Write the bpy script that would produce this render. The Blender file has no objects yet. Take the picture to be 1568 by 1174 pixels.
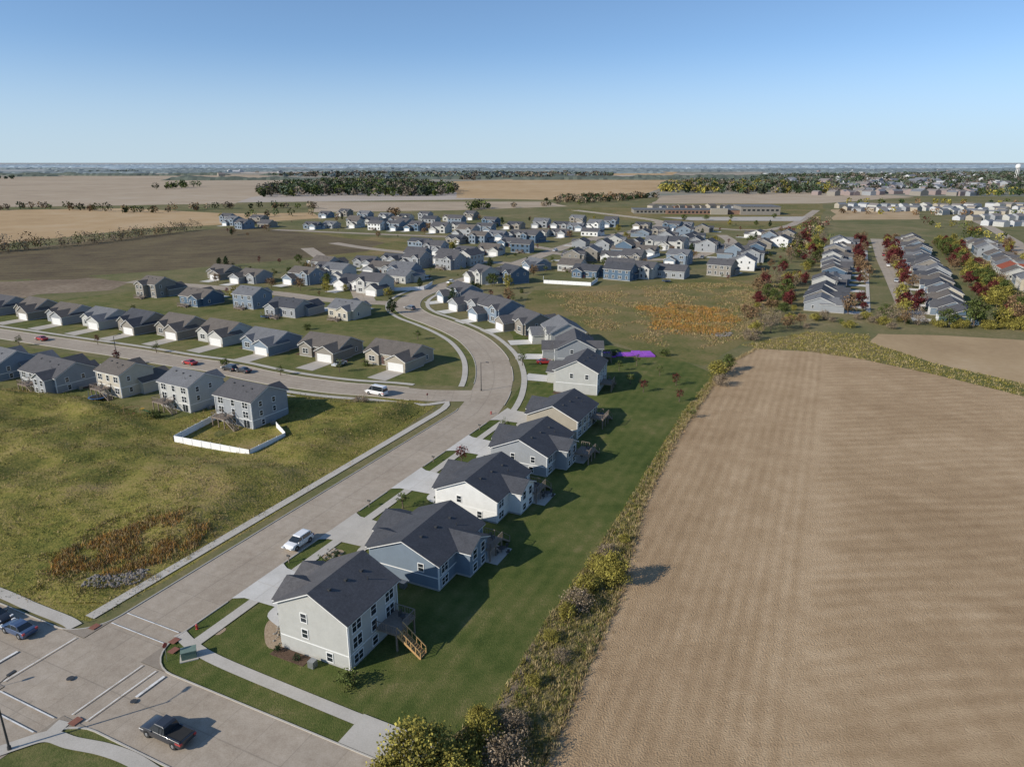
import bpy, bmesh, math, random
import numpy as np
from mathutils import Vector, noise as mnoise
R=random.Random(7); NR=np.random.RandomState(7)
sc=bpy.context.scene
F=1087.0; P=math.radians(17.3); H=55.0; cP=math.cos(P); sP=math.sin(P)
def G(u,v):
    """image pixel back-projected through the camera onto level ground: plan position (metres)"""
    dv=v-587; y=F*cP-dv*sP; d=F*sP+dv*cP; t=H/d
    return ((u-784)*t,y*t)
P0=(-41.5,71.3); TD=(.427,.904); TN=(.904,-.427)
def SN(s,n): return (P0[0]+TD[0]*s+TN[0]*n, P0[1]+TD[1]*s+TN[1]*n)

# ------------------------------------------------------------------ materials
def newmat(name):
    m=bpy.data.materials.new(name); m.use_nodes=True; nt=m.node_tree
    return m,nt,nt.nodes['Principled BSDF']
def math_n(nt,op,a,b=None,c=None):
    n=nt.nodes.new('ShaderNodeMath'); n.operation=op
    for i,x in enumerate((a,b,c)):
        if x is None: continue
        if isinstance(x,(int,float)): n.inputs[i].default_value=x
        else: nt.links.new(x,n.inputs[i])
    return n.outputs[0]
def gmat(name,cols,noises,stripes=(),spread=.14,bump=0.0,bscale=3.0,rough=.95,band=None,spec=.1,cells=None):
    m,nt,bs=newmat(name); L=nt.links
    pos=nt.nodes.new('ShaderNodeNewGeometry').outputs['Position']
    tot=None; wsum=sum(w for _,w in noises)
    for s,w in noises:
        n=nt.nodes.new('ShaderNodeTexNoise'); n.inputs['Scale'].default_value=s; n.inputs['Detail'].default_value=5; n.inputs['Roughness'].default_value=.6
        L.new(pos,n.inputs['Vector'])
        x=math_n(nt,'MULTIPLY',n.outputs[0],w/wsum)
        tot=x if tot is None else math_n(nt,'ADD',tot,x)
    if cells:
        v=nt.nodes.new('ShaderNodeTexVoronoi'); v.distance='CHEBYCHEV'; v.inputs['Scale'].default_value=cells[0]; L.new(pos,v.inputs['Vector'])
        s3=nt.nodes.new('ShaderNodeSeparateColor'); L.new(v.outputs['Color'],s3.inputs[0])
        tot=math_n(nt,'ADD',tot,math_n(nt,'MULTIPLY',math_n(nt,'SUBTRACT',s3.outputs[0],.5),cells[1]))
    if stripes:
        wob=nt.nodes.new('ShaderNodeTexNoise'); wob.inputs['Scale'].default_value=.05; L.new(pos,wob.inputs['Vector'])
        wamp=nt.nodes.new('ShaderNodeTexNoise'); wamp.inputs['Scale'].default_value=.09; L.new(pos,wamp.inputs['Vector'])
        wa=math_n(nt,'MULTIPLY_ADD',wamp.outputs[0],3.2,-.7); wc=nt.nodes.new('ShaderNodeClamp'); wc.inputs['Max'].default_value=1.6; L.new(wa,wc.inputs[0])
    for st in stripes:
        ang,per,stg=st[:3]; a=math.radians(ang)
        k=2*math.pi/per
        dp=nt.nodes.new('ShaderNodeVectorMath'); dp.operation='DOT_PRODUCT'; L.new(pos,dp.inputs[0]); dp.inputs[1].default_value=(math.cos(a)*k,math.sin(a)*k,0)
        ph=math_n(nt,'MULTIPLY_ADD',wob.outputs[0],6.0*st[4] if len(st)>4 else 3.0,dp.outputs['Value'])
        x=math_n(nt,'MULTIPLY',math_n(nt,'MULTIPLY',math_n(nt,'SINE',ph),stg),wc.outputs[0])
        if len(st)>3 and st[3]:
            nx,ny,c,sg=st[3]
            dq=nt.nodes.new('ShaderNodeVectorMath'); dq.operation='DOT_PRODUCT'; L.new(pos,dq.inputs[0]); dq.inputs[1].default_value=(nx*sg,ny*sg,0)
            mk=math_n(nt,'ADD',dq.outputs['Value'],-c*sg); q=nt.nodes.new('ShaderNodeClamp'); L.new(mk,q.inputs[0])
            x=math_n(nt,'MULTIPLY',x,q.outputs[0])
        tot=math_n(nt,'ADD',tot,x)
    if band:
        nx,ny,c,wd,stg=band
        dq=nt.nodes.new('ShaderNodeVectorMath'); dq.operation='DOT_PRODUCT'; L.new(pos,dq.inputs[0]); dq.inputs[1].default_value=(nx,ny,0)
        dd=math_n(nt,'ABSOLUTE',math_n(nt,'ADD',dq.outputs['Value'],-c))
        x=math_n(nt,'MAXIMUM',math_n(nt,'SUBTRACT',1.0,math_n(nt,'DIVIDE',dd,wd)),0.0)
        tot=math_n(nt,'ADD',tot,math_n(nt,'MULTIPLY',x,stg))
    r=nt.nodes.new('ShaderNodeValToRGB'); L.new(tot,r.inputs[0])
    e=r.color_ramp.elements; N=len(cols)
    while len(e)<N: e.new(.5)
    for i,c in enumerate(cols):
        e[i].position=.5-spread+2*spread*i/max(1,N-1); e[i].color=(*c,1)
    L.new(r.outputs[0],bs.inputs['Base Color'])
    bs.inputs['Roughness'].default_value=rough; bs.inputs['Specular IOR Level'].default_value=spec
    if bump>0:
        n=nt.nodes.new('ShaderNodeTexNoise'); n.inputs['Scale'].default_value=bscale; n.inputs['Detail'].default_value=6; L.new(pos,n.inputs['Vector'])
        b=nt.nodes.new('ShaderNodeBump'); b.inputs['Strength'].default_value=1.0; b.inputs['Distance'].default_value=bump
        L.new(n.outputs[0],b.inputs['Height']); L.new(b.outputs[0],bs.inputs['Normal'])
    return m
def smat(name,c,rough=.6,var=.12,scale=2.0,metal=0,spec=.4):
    a=tuple(x*(1-var) for x in c); b=tuple(min(1,x*(1+var)) for x in c)
    m=gmat(name,[a,b],[(scale,.6),(scale*6,.4)],rough=rough,spec=spec)
    m.node_tree.nodes['Principled BSDF'].inputs['Metallic'].default_value=metal
    return m
def leafmat(name,c,var=.35):
    m,nt,bs=newmat(name); L=nt.links
    pos=nt.nodes.new('ShaderNodeNewGeometry').outputs['Position']
    n=nt.nodes.new('ShaderNodeTexNoise'); n.inputs['Scale'].default_value=1.3; n.inputs['Detail'].default_value=2; L.new(pos,n.inputs['Vector'])
    r=nt.nodes.new('ShaderNodeValToRGB'); L.new(n.outputs[0],r.inputs[0])
    r.color_ramp.elements[0].position=.35; r.color_ramp.elements[0].color=(*[x*(1-var) for x in c],1)
    r.color_ramp.elements[1].position=.65; r.color_ramp.elements[1].color=(*[min(1,x*(1+var)) for x in c],1)
    L.new(r.outputs[0],bs.inputs['Base Color']); bs.inputs['Roughness'].default_value=.9; bs.inputs['Specular IOR Level'].default_value=.08
    return m

m_ground=gmat('ground_mixed',[(.075,.09,.032),(.13,.13,.055),(.18,.155,.075),(.26,.205,.115)],[(.012,.35),(.07,.35),(.8,.3)],spread=.13,bump=.05,bscale=2)
m_lawn=gmat('lawn_grass',[(.045,.066,.016),(.073,.096,.024),(.115,.122,.038),(.20,.168,.075)],[(.06,.4),(.35,.3),(3.5,.3)],stripes=[(-25,2.2,.018,None,.3)],spread=.14,bump=.09,bscale=7)
m_yard=gmat('yard_grass',[(.06,.075,.02),(.105,.118,.038),(.165,.15,.06),(.24,.19,.10)],[(.05,.4),(.3,.3),(2.5,.3)],spread=.14,bump=.06,bscale=6)
m_meadow=gmat('meadow_grass',[(.06,.068,.018),(.12,.125,.030),(.20,.178,.045),(.275,.215,.08),(.22,.155,.085)],[(.03,.36),(.13,.34),(1.6,.30)],stripes=[(65,3.2,.012,None,1.2)],spread=.145,bump=.18,bscale=3)
m_meadow2=gmat('rough_pasture',[(.08,.092,.028),(.135,.13,.044),(.205,.16,.072),(.27,.195,.10)],[(.018,.42),(.1,.3),(.9,.28)],spread=.13,bump=.14,bscale=2)
m_weed=gmat('weed_ground',[(.09,.085,.03),(.18,.15,.065),(.29,.23,.12)],[(.2,.35),(1.2,.35),(6,.3)],bump=.15,bscale=5)
LN=(.916,-.40,3.4)
m_field=gmat('stubble_field',[(.27,.18,.10),(.38,.265,.155),(.51,.375,.235)],[(.035,.27),(.25,.24),(1.8,.2),(8,.29)],
   stripes=[(-24,1.9,.026,(*LN,-1),.5),(-24,9.0,.012,(*LN,-1),.9),(-22,31,.016,(*LN,-1),.8),(95,2.6,.024,(*LN,1),1.4),(98,17.0,.010,(*LN,1),3.0),(103,47,.012,(*LN,1),2.6)],band=(*LN,5.5,.055),spread=.145,bump=.17,bscale=5)
m_field2=gmat('stubble_field_far',[(.30,.21,.12),(.38,.275,.16),(.45,.34,.215)],[(.006,.5),(.05,.3),(.5,.2)],stripes=[(-30,22,.02,None,1)])
m_gold=gmat('harvested_field',[(.35,.24,.13),(.43,.30,.165),(.47,.35,.215)],[(.004,.5),(.03,.5)],stripes=[(80,40,.02,None,1)])
m_gold2=gmat('harvested_field_pale',[(.32,.255,.185),(.39,.31,.22),(.43,.355,.265)],[(.003,.5),(.02,.5)],stripes=[(60,60,.02,None,1)])
m_farm=gmat('distant_farmland',[(.18,.19,.15),(.28,.25,.20),(.37,.315,.25),(.42,.365,.31)],[(.0015,.5),(.01,.5)],cells=(.0016,.5),spread=.2)  # field colours muted, with some distance haze mixed in
m_farm2=gmat('hazy_farmland',[(.25,.28,.29),(.32,.33,.32),(.38,.37,.35)],[(.0006,.6),(.004,.4)],cells=(.0007,.4),spread=.2)  # aerial haze painted into the base colour as a blue-grey tint
m_dark=gmat('ploughed_soil',[(.075,.057,.036),(.115,.088,.053),(.15,.12,.066),(.19,.15,.085)],[(.01,.45),(.06,.3),(.6,.25)],stripes=[(100,9,.025,None,1)],spread=.13,bump=.06)
m_brown=gmat('bare_soil',[(.14,.105,.075),(.21,.16,.11),(.29,.23,.165)],[(.03,.5),(.5,.5)])
m_orange=gmat('reed_ground',[(.12,.11,.035),(.23,.15,.045),(.30,.21,.08)],[(.08,.5),(.8,.5)],bump=.2)
m_mulch=gmat('mulch',[(.28,.2,.13),(.42,.33,.23)],[(3,.5),(14,.5)],bump=.05,bscale=12)
m_bed=gmat('dark_mulch',[(.07,.045,.03),(.15,.10,.07)],[(3,.5),(14,.5)],bump=.05,bscale=12)
m_walk=gmat('sidewalk_concrete',[(.40,.37,.32),(.51,.475,.42)],[(.3,.5),(6,.5)],rough=.85)
m_drive=gmat('driveway_concrete',[(.47,.45,.41),(.60,.58,.54)],[(.25,.6),(5,.4)],rough=.85)
m_drive2=gmat('driveway_concrete_old',[(.37,.335,.285),(.47,.43,.375)],[(.25,.6),(5,.4)],rough=.85)
m_kerb=gmat('kerb_concrete',[(.40,.37,.32),(.48,.45,.40)],[(1,.5),(8,.5)],rough=.85)
m_paint=gmat('road_paint_white',[(.42,.39,.34),(.68,.67,.64),(.76,.75,.73)],[(1.2,.5),(9,.5)],rough=.7)
m_tact=smat('tactile_red',(.22,.09,.06),.8)
def road_mat():
    m=gmat('road_concrete',[(.29,.235,.18),(.38,.32,.25),(.46,.395,.32)],[(.12,.3),(.9,.3),(7,.4)],rough=.85)
    nt=m.node_tree; L=nt.links; bs=nt.nodes['Principled BSDF']
    uv=nt.nodes.new('ShaderNodeUVMap').outputs[0]; sp=nt.nodes.new('ShaderNodeSeparateXYZ'); L.new(uv,sp.inputs[0])
    j1=math_n(nt,'LESS_THAN',math_n(nt,'FRACT',math_n(nt,'DIVIDE',sp.outputs[1],4.6)),.018)
    j2=math_n(nt,'LESS_THAN',math_n(nt,'ABSOLUTE',math_n(nt,'SUBTRACT',sp.outputs[0],.5)),.007)
    wv=math_n(nt,'MULTIPLY',math_n(nt,'ABSOLUTE',math_n(nt,'SUBTRACT',math_n(nt,'FRACT',math_n(nt,'MULTIPLY',sp.outputs[0],4)),.5)),.15)
    cx=math_n(nt,'FLOOR',math_n(nt,'DIVIDE',sp.outputs[1],4.6)); cy=math_n(nt,'FLOOR',math_n(nt,'MULTIPLY',sp.outputs[0],2))
    wn=nt.nodes.new('ShaderNodeTexWhiteNoise'); wn.noise_dimensions='2D'; cb=nt.nodes.new('ShaderNodeCombineXYZ'); L.new(cx,cb.inputs[0]); L.new(cy,cb.inputs[1]); L.new(cb.outputs[0],wn.inputs['Vector'])
    wv=math_n(nt,'MULTIPLY_ADD',wn.outputs[0],.10,wv)
    j=math_n(nt,'MULTIPLY_ADD',math_n(nt,'MAXIMUM',j1,j2),.28,wv)
    mx=nt.nodes.new('ShaderNodeMix'); mx.data_type='RGBA'; L.new(j,mx.inputs[0])
    src=bs.inputs['Base Color'].links[0].from_socket; L.new(src,mx.inputs[6]); mx.inputs[7].default_value=(.14,.12,.10,1)
    L.new(mx.outputs[2],bs.inputs['Base Color']); return m
m_road=road_mat()
def siding(name,c):
    m=smat(name,c,.65,.07,.8)
    nt=m.node_tree; L=nt.links; bs=nt.nodes['Principled BSDF']
    pos=nt.nodes.new('ShaderNodeNewGeometry').outputs['Position']; sp=nt.nodes.new('ShaderNodeSeparateXYZ'); L.new(pos,sp.inputs[0])
    f=math_n(nt,'FRACT',math_n(nt,'DIVIDE',sp.outputs[2],.18))
    b=nt.nodes.new('ShaderNodeBump'); b.inputs['Distance'].default_value=.02; b.inputs['Strength'].default_value=.7; L.new(f,b.inputs['Height']); L.new(b.outputs[0],bs.inputs['Normal'])
    return m
WALL={'white':siding('siding_white',(.66,.66,.64)),'lgrey':siding('siding_light_grey',(.42,.42,.395)),'grey':siding('siding_grey',(.27,.285,.30)),
 'bgrey':siding('siding_blue_grey',(.17,.215,.265)),'blue':siding('siding_blue',(.075,.125,.185)),'tan':siding('siding_tan',(.34,.305,.245)),
 'cream':siding('siding_cream',(.46,.42,.34)),'taupe':siding('siding_taupe',(.23,.21,.18))}
def roofm(name,c):
    return gmat(name,[tuple(x*.68 for x in c),c,tuple(x*1.35 for x in c)],[(.5,.25),(3,.35),(12,.4)],rough=.9,bump=.02,bscale=14,spec=.2)
ROOF={'char':roofm('shingle_charcoal',(.092,.09,.094)),'brown':roofm('shingle_brown',(.125,.11,.097)),'grey':roofm('shingle_grey',(.145,.148,.155)),'dark':roofm('shingle_dark',(.066,.069,.078)),'red':roofm('shingle_red',(.25,.07,.04))}
m_trim=smat('white_trim',(.72,.72,.70),.5,.04)
m_gdoor=smat('garage_door_white',(.66,.66,.64),.5,.05)
m_door=smat('front_door',(.10,.06,.05),.5)
m_stone=gmat('stone_veneer',[(.2,.18,.15),(.36,.33,.28)],[(3,.5),(9,.5)],bump=.03)
m_found=smat('foundation_concrete',(.36,.35,.33),.9)
m_wood=smat('deck_wood',(.46,.28,.12),.7,.2,4)
m_wood2=smat('deck_grey_wood',(.22,.175,.14),.7,.2,4)
m_vinyl=smat('vinyl_fence_white',(.82,.82,.81),.45,.03)
m_brick=gmat('brick_brown',[(.20,.12,.09),(.29,.19,.14)],[(.5,.5),(4,.5)])
m_bark=smat('bark',(.12,.09,.065),.9,.3,4)
m_metal=smat('galvanised_metal',(.35,.36,.37),.45,.1,3,metal=.7)
m_black=smat('black_rubber',(.018,.018,.018),.8)
m_pmetal=smat('dark_metal',(.05,.05,.05),.5)
def glassm():
    m,nt,bs=newmat('window_glass'); bs.inputs['Base Color'].default_value=(.02,.026,.032,1); bs.inputs['Roughness'].default_value=.06; bs.inputs['Specular IOR Level'].default_value=.7
    n=nt.nodes.new('ShaderNodeTexNoise'); n.inputs['Scale'].default_value=.7
    nt.links.new(nt.nodes.new('ShaderNodeNewGeometry').outputs['Position'],n.inputs['Vector'])
    b=nt.nodes.new('ShaderNodeBump'); b.inputs['Distance'].default_value=.03; nt.links.new(n.outputs[0],b.inputs['Height']); nt.links.new(b.outputs[0],bs.inputs['Normal'])
    return m
m_glass=glassm()
def paint(name,c):
    m,nt,bs=newmat(name); bs.inputs['Base Color'].default_value=(*c,1); bs.inputs['Roughness'].default_value=.3; bs.inputs['Coat Weight'].default_value=.6; bs.inputs['Coat Roughness'].default_value=.08; return m
CP={'white':paint('car_paint_white',(.75,.75,.75)),'black':paint('car_paint_black',(.03,.033,.04)),'red':paint('car_paint_red',(.35,.03,.03)),'grey':paint('car_paint_grey',(.16,.17,.18)),'blue':paint('car_paint_blue',(.05,.08,.15)),'silver':paint('car_paint_silver',(.45,.46,.47))}

# ------------------------------------------------------------------ mesh helpers
def link(o,parent=None):
    sc.collection.objects.link(o)
    if parent: o.parent=parent
    return o
def mobj(name,verts,faces,mats,midx=None,parent=None,smooth=False):
    me=bpy.data.meshes.new(name); me.from_pydata(verts,[],faces)
    for m in (mats if isinstance(mats,(list,tuple)) else [mats]): me.materials.append(m)
    if midx is not None: me.polygons.foreach_set('material_index',midx)
    if smooth: me.polygons.foreach_set('use_smooth',[True]*len(me.polygons))
    me.update(); return link(bpy.data.objects.new(name,me),parent)
def resample(pts,step):
    out=[pts[0]]
    for a,b in zip(pts[:-1],pts[1:]):
        d=math.hypot(b[0]-a[0],b[1]-a[1]); k=max(1,int(d/step))
        for i in range(1,k+1): out.append((a[0]+(b[0]-a[0])*i/k,a[1]+(b[1]-a[1])*i/k))
    return out
def catmull(pts,k=8,closed=False):
    n=len(pts); out=[]
    rng=range(n if closed else n-1)
    for i in rng:
        if closed: p0,p1,p2,p3=[pts[(i+j)%n] for j in (-1,0,1,2)]
        else: p0=pts[max(0,i-1)];p1=pts[i];p2=pts[i+1];p3=pts[min(n-1,i+2)]
        for j in range(k):
            t=j/k
            out.append(tuple(.5*((2*p1[a])+(-p0[a]+p2[a])*t+(2*p0[a]-5*p1[a]+4*p2[a]-p3[a])*t*t+(-p0[a]+3*p1[a]-3*p2[a]+p3[a])*t**3) for a in (0,1)))
    if not closed: out.append(pts[-1])
    return out
ZL=[0.03]
def nz():
    ZL[0]+=.004; return ZL[0]
def patch(name,pts,mat,z,rough=0,step=3,seed=0):
    pts=list(pts)
    if rough:
        q=resample(pts+[pts[0]],step)[:-1]; o=[]
        for x,y in q:
            nx=mnoise.noise(Vector((x/step/3,y/step/3,seed)))+.5*mnoise.noise(Vector((x/step,y/step,seed+5)))
            ny=mnoise.noise(Vector((x/step/3,y/step/3,seed+9)))+.5*mnoise.noise(Vector((x/step,y/step,seed+15)))
            o.append((x+nx*rough,y+ny*rough))
        pts=o
    bm=bmesh.new(); vs=[bm.verts.new((x,y,z)) for x,y in pts]; f=bm.faces.new(vs)
    f.normal_update()
    if f.normal.z<0: f.normal_flip()
    bmesh.ops.triangulate(bm,faces=[f])
    me=bpy.data.meshes.new(name); bm.to_mesh(me); bm.free(); me.materials.append(mat)
    return link(bpy.data.objects.new(name,me))
def px(l): return [G(*p) for p in l]
def offset(pts,d):
    o=[]
    for i,p in enumerate(pts):
        a=pts[max(0,i-1)]; b=pts[min(len(pts)-1,i+1)]
        tx,ty=b[0]-a[0],b[1]-a[1]; l=math.hypot(tx,ty) or 1
        o.append((p[0]+ty/l*d,p[1]-tx/l*d))
    return o
def ribbon(name,pts,w,z,mat,step=4):
    pts=resample(pts,step); a=offset(pts,-w/2); b=offset(pts,w/2)
    vs=[];fs=[];uv=[];s=0;S=[]
    for i in range(len(pts)):
        if i: s+=math.dist(pts[i],pts[i-1])
        S.append(s); vs+=[(*a[i],z),(*b[i],z)]
    for i in range(len(pts)-1):
        fs.append((2*i,2*i+1,2*i+3,2*i+2)); uv+=[(0,S[i]),(1,S[i]),(1,S[i+1]),(0,S[i+1])]
    o=mobj(name,vs,fs,mat); l=o.data.uv_layers.new(name='UVMap'); l.data.foreach_set('uv',[c for q in uv for c in q]); return o
def kerb(pts,gaps=(),h=.13,w=.16,step=1.5):
    pts=resample(pts,step); L=offset(pts,-w/2); Rr=offset(pts,w/2); vs=[];fs=[]
    ok=[all(math.dist(p,g[:2])>g[2] for g in gaps) for p in pts]
    for i in range(len(pts)-1):
        if ok[i] and ok[i+1]:
            k=len(vs)
            for j in (i,i+1): vs+=[(*L[j],0),(*L[j],h),(*Rr[j],h),(*Rr[j],0)]
            for q in range(3): fs.append((k+q,k+q+1,k+q+5,k+q+4))
    if fs: return mobj('kerb',vs,fs,m_kerb)
def inpoly(x,y,poly):
    c=np.zeros(len(x),bool); n=len(poly); j=n-1
    for i in range(n):
        xi,yi=poly[i]; xj,yj=poly[j]
        c^=((yi>y)!=(yj>y))&(x<(xj-xi)*(y-yi)/((yj-yi) or 1e-9)+xi); j=i
    return c
def scatter(poly,n,clump=0,seed=0):
    xs=[p[0] for p in poly]; ys=[p[1] for p in poly]
    x=NR.uniform(min(xs),max(xs),n*5); y=NR.uniform(min(ys),max(ys),n*5)
    k=inpoly(x,y,poly); P_=np.stack([x[k],y[k]],1)
    if clump:
        f=np.array([mnoise.noise(Vector((a/clump,b/clump,seed))) for a,b in P_]); P_=P_[f+NR.normal(0,.12,len(f))>-.02]
    return P_[:n]
def fast_mesh(name,V,nper,mats,mi):
    N=len(V)//nper; me=bpy.data.meshes.new(name)
    me.vertices.add(len(V)); me.vertices.foreach_set('co',V.astype(np.float32).ravel())
    me.loops.add(len(V)); me.loops.foreach_set('vertex_index',np.arange(len(V),dtype=np.int32))
    me.polygons.add(N); me.polygons.foreach_set('loop_start',np.arange(N,dtype=np.int32)*nper)
    for m in mats: me.materials.append(m)
    me.polygons.foreach_set('material_index',np.asarray(mi,dtype=np.int32)); me.update(calc_edges=True); me.validate(); return me
def quads(C,size):
    N=len(C); a=NR.normal(size=(N,3)); a/=np.linalg.norm(a,axis=1,keepdims=True)
    b=NR.normal(size=(N,3)); b-=a*(a*b).sum(1,keepdims=True); b/=np.linalg.norm(b,axis=1,keepdims=True)
    s=(np.asarray(size)*NR.uniform(.6,1.2,N))[:,None]
    V=np.stack([C-a*s,C-b*s*.7,C+a*s,C+b*s*.7],1); return V.reshape(-1,3)
def tufts(name,pts,h,w,mats,blades=6,spread=.25,zf=None):
    n=len(pts)*blades; base=np.repeat(pts,blades,0)+NR.normal(0,spread,(n,2))
    hh=h*NR.uniform(.4,1.2,n)*np.repeat(NR.uniform(.6,1.3,len(pts)),blades); an=NR.uniform(0,math.tau,n); ln=NR.normal(0,.3,(n,2))*hh[:,None]
    dx=np.cos(an)*w; dy=np.sin(an)*w
    V=np.zeros((n,3,3)); V[:,0,:2]=base-np.stack([dx,dy],1); V[:,1,:2]=base+np.stack([dx,dy],1); V[:,2,:2]=base+ln; V[:,2,2]=hh
    if zf is not None: V[:,:,2]+=np.repeat(zf(pts),blades)[:,None]
    mi=np.repeat(NR.randint(0,len(mats),len(pts)),blades)
    return link(bpy.data.objects.new(name,fast_mesh(name,V.reshape(-1,3),3,mats,mi)))

# ------------------------------------------------------------------ ground
def ground():
    n=48; ext=60000; c=[math.copysign(abs(t)**3.2,t)*ext for t in np.linspace(-1,1,n)]
    vs=[(x,y,0) for y in c for x in c]; fs=[(j*n+i,j*n+i+1,(j+1)*n+i+1,(j+1)*n+i) for j in range(n-1) for i in range(n-1)]
    mobj('ground',vs,fs,m_ground)
ground()
patch('distant_farmland',[(-1600,1000),(-700,960),(0,1150),(500,1250),(1500,1200),(50000,52000),(-50000,52000)],m_farm,.008)
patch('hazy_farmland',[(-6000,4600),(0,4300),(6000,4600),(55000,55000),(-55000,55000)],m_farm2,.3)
FE=[(800,1400),(835,1174),(862,1110),(900,1020),(945,925),(965,850),(985,775),(1035,672),(1090,592),(1125,552),(1160,534)]   # field west edge
field=px(FE+[(1235,538),(1320,550),(1430,573),(1568,607),(1800,665),(2600,1000),(2600,1400)])
patch('stubble_field',field,m_field,.012,.5,2,1)
patch('stubble_field',px([(1332,524),(1345,511),(1450,514),(1568,521),(1900,545),(1900,640),(1568,587),(1430,556)]),m_field2,.012,.8,4,2)
LE=[(520,1128),(600,1143),(690,1128),(752,1085),(800,1010),(830,960),(878,893),(945,795),(1000,705),(1048,628),(1095,572)]
weed=px([(560,1400),(600,1143),(690,1128),(752,1085),(800,1010),(830,960),(878,893),(945,795),(1000,705),(1048,628),(1095,572)]+FE[::-1])
patch('weed_strip',weed,m_weed,.009,.6,2,3)
weed2=px([(1160,534),(1135,528),(1240,508),(1330,512),(1332,524),(1430,556),(1568,587),(1900,640),(1900,690),(1568,607),(1430,573),(1320,550),(1235,538)])
patch('weed_strip',weed2,m_meadow2,.009,.8,3,4)
lawn=[SN(-3,0),SN(-3,31)]+px(LE[1:])+px([(1040,550),(960,535),(900,520),(860,500),(820,488),(780,505),(800,545),(800,585)])+[SN(92,0)]
patch('lawn',lawn,m_lawn,.006,.3,2,5)
meadow=px([(-300,620),(0,590),(150,605),(260,640),(420,600),(520,608),(640,612),(668,622),(600,668),(470,755),(300,860),(140,952),(60,935),(0,905),(-300,820)])
patch('meadow',meadow,m_meadow,.006,.6,3,6)
MP=np.array(meadow); SW=np.array(G(170,862)); SW2=np.array(G(40,850)); FP=np.array(G(350,662))
def zmead(pts):
    pts=np.asarray(pts,float); d=np.full(len(pts),1e9)
    for i in range(len(MP)):
        a=MP[i]; b=MP[(i+1)%len(MP)]; ab=b-a; t=np.clip(((pts-a)@ab)/(ab@ab),0,1); d=np.minimum(d,np.linalg.norm(pts-(a+t[:,None]*ab),axis=1))
    d[~inpoly(pts[:,0],pts[:,1],meadow)]=0
    f=np.clip((d-1)/9,0,1); f=f*f*(3-2*f)
    h=np.array([1.9+2.0*mnoise.noise(Vector((x/21,y/13,3.1)))+.6*mnoise.noise(Vector((x/6,y/6,8))) +.14*mnoise.noise(Vector((x/1.5,y/1.5,8))) for x,y in pts])
    for c,r,e in ((SW,10,2),(SW2,9,2),(FP,19,4)):
        q=np.linalg.norm((pts-c)*np.array([.8,1.25]) if e==2 else pts-c,axis=1)/r; h*=1-np.exp(-q**e)
    return np.maximum(h,0)*f
def meadow_relief():
    x0,x1=-135,-10; y0,y1=80,185; st=1.1; nx=int((x1-x0)/st); ny=int((y1-y0)/st)
    xs=x0+np.arange(nx)*st; ys=y0+np.arange(ny)*st; X,Y=np.meshgrid(xs,ys); p=np.stack([X.ravel(),Y.ravel()],1); z=zmead(p)
    vs=[(a,b,c+.008) for (a,b),c in zip(p,z)]; fs=[]
    for j in range(ny-1):
        for i in range(nx-1):
            k=j*nx+i; q=(k,k+1,k+nx+1,k+nx)
            if min(z[i_] for i_ in q)>0 : fs.append(q)
    mobj('meadow_banks',vs,fs,m_meadow,smooth=True)
meadow_relief()
patch('lawn',px([(-200,470),(0,470),(250,440),(560,440),(600,470),(700,520),(735,560),(715,592),(600,588),(440,570),(200,528),(0,500),(-200,480)]),m_yard,.006,.5,3,7)
patch('lawn',px([(-300,560),(0,525),(200,555),(400,595),(440,612),(430,640),(330,670),(180,640),(0,600),(-300,620)]),m_yard,.009,.5,3,8)
patch('pasture',px([(800,470),(815,445),(950,435),(1100,425),(1190,420),(1215,450),(1180,500),(1130,530),(1080,560),(1000,545),(900,510)]),m_meadow2,.009,1,4,9)
patch('reed_bed',px([(985,470),(1010,478),(1040,465),(1085,476),(1110,475),(1128,492),(1095,503),(1110,512),(1050,512),(1035,498),(1000,500)]),m_orange,.013,4,3,10)
patch('reed_bed',px([(70,862),(110,835),(200,815),(290,800),(325,812),(300,840),(250,865),(200,882),(120,895),(75,888)]),m_orange,.012,.8,2,11)
patch('bare_soil',px([(120,905),(125,885),(200,875),(235,870),(215,895),(160,908)]),m_brown,.016,.4,1,12)
patch('ploughed_field',px([(-400,395),(0,385),(160,366),(345,349),(440,351),(600,366),(560,386),(420,400),(200,418),(0,430),(-400,440)]),m_dark,.03,3,15,13)
patch('bare_soil',px([(-200,440),(0,432),(120,425),(200,432),(170,445),(60,450),(0,465),(-200,480)]),m_brown,.03,3,10,14)
patch('soil_heap',px([(40,424),(100,420),(150,424),(110,428),(50,429)]),m_dark,.05,2,6,14)
patch('pasture',px([(430,352),(620,366),(700,385),(560,392),(470,396),(560,384),(590,372)]),m_meadow2,.034,3,10,15)
patch('harvested_field',px([(-500,325),(0,322),(200,319),(340,327),(480,326),(490,334),(360,343),(220,350),(0,374),(-500,390)]),m_gold,.03,5,30,15)
patch('harvested_field',px([(-900,278),(0,272),(200,266),(400,268),(470,280),(395,300),(360,312),(0,317),(-900,320)]),m_gold2,.03,12,60,16)
patch('harvested_field',px([(690,278),(860,273),(1060,272),(1015,288),(965,303),(830,306),(700,303)]),m_gold,.03,8,50,17)
patch('harvested_field',px([(480,309),(840,309),(870,316),(700,322),(480,325)]),m_gold2,.03,6,40,18)
patch('harvested_field',px([(900,262),(1040,262),(1030,268),(890,269)]),m_gold,.04,8,60,19)
patch('pasture',px([(860,320),(1260,305),(1260,345),(1180,355),(1000,340),(900,333)]),m_meadow2,.02,6,30,22)
patch('harvested_field',px([(1275,321),(1405,322),(1408,336),(1278,337)]),m_field2,.03,3,20,23)
patch('harvested_field',px([(1010,300),(1300,292),(1400,302),(1250,312),(1000,312)]),m_gold2,.04,6,30,24)
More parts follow.
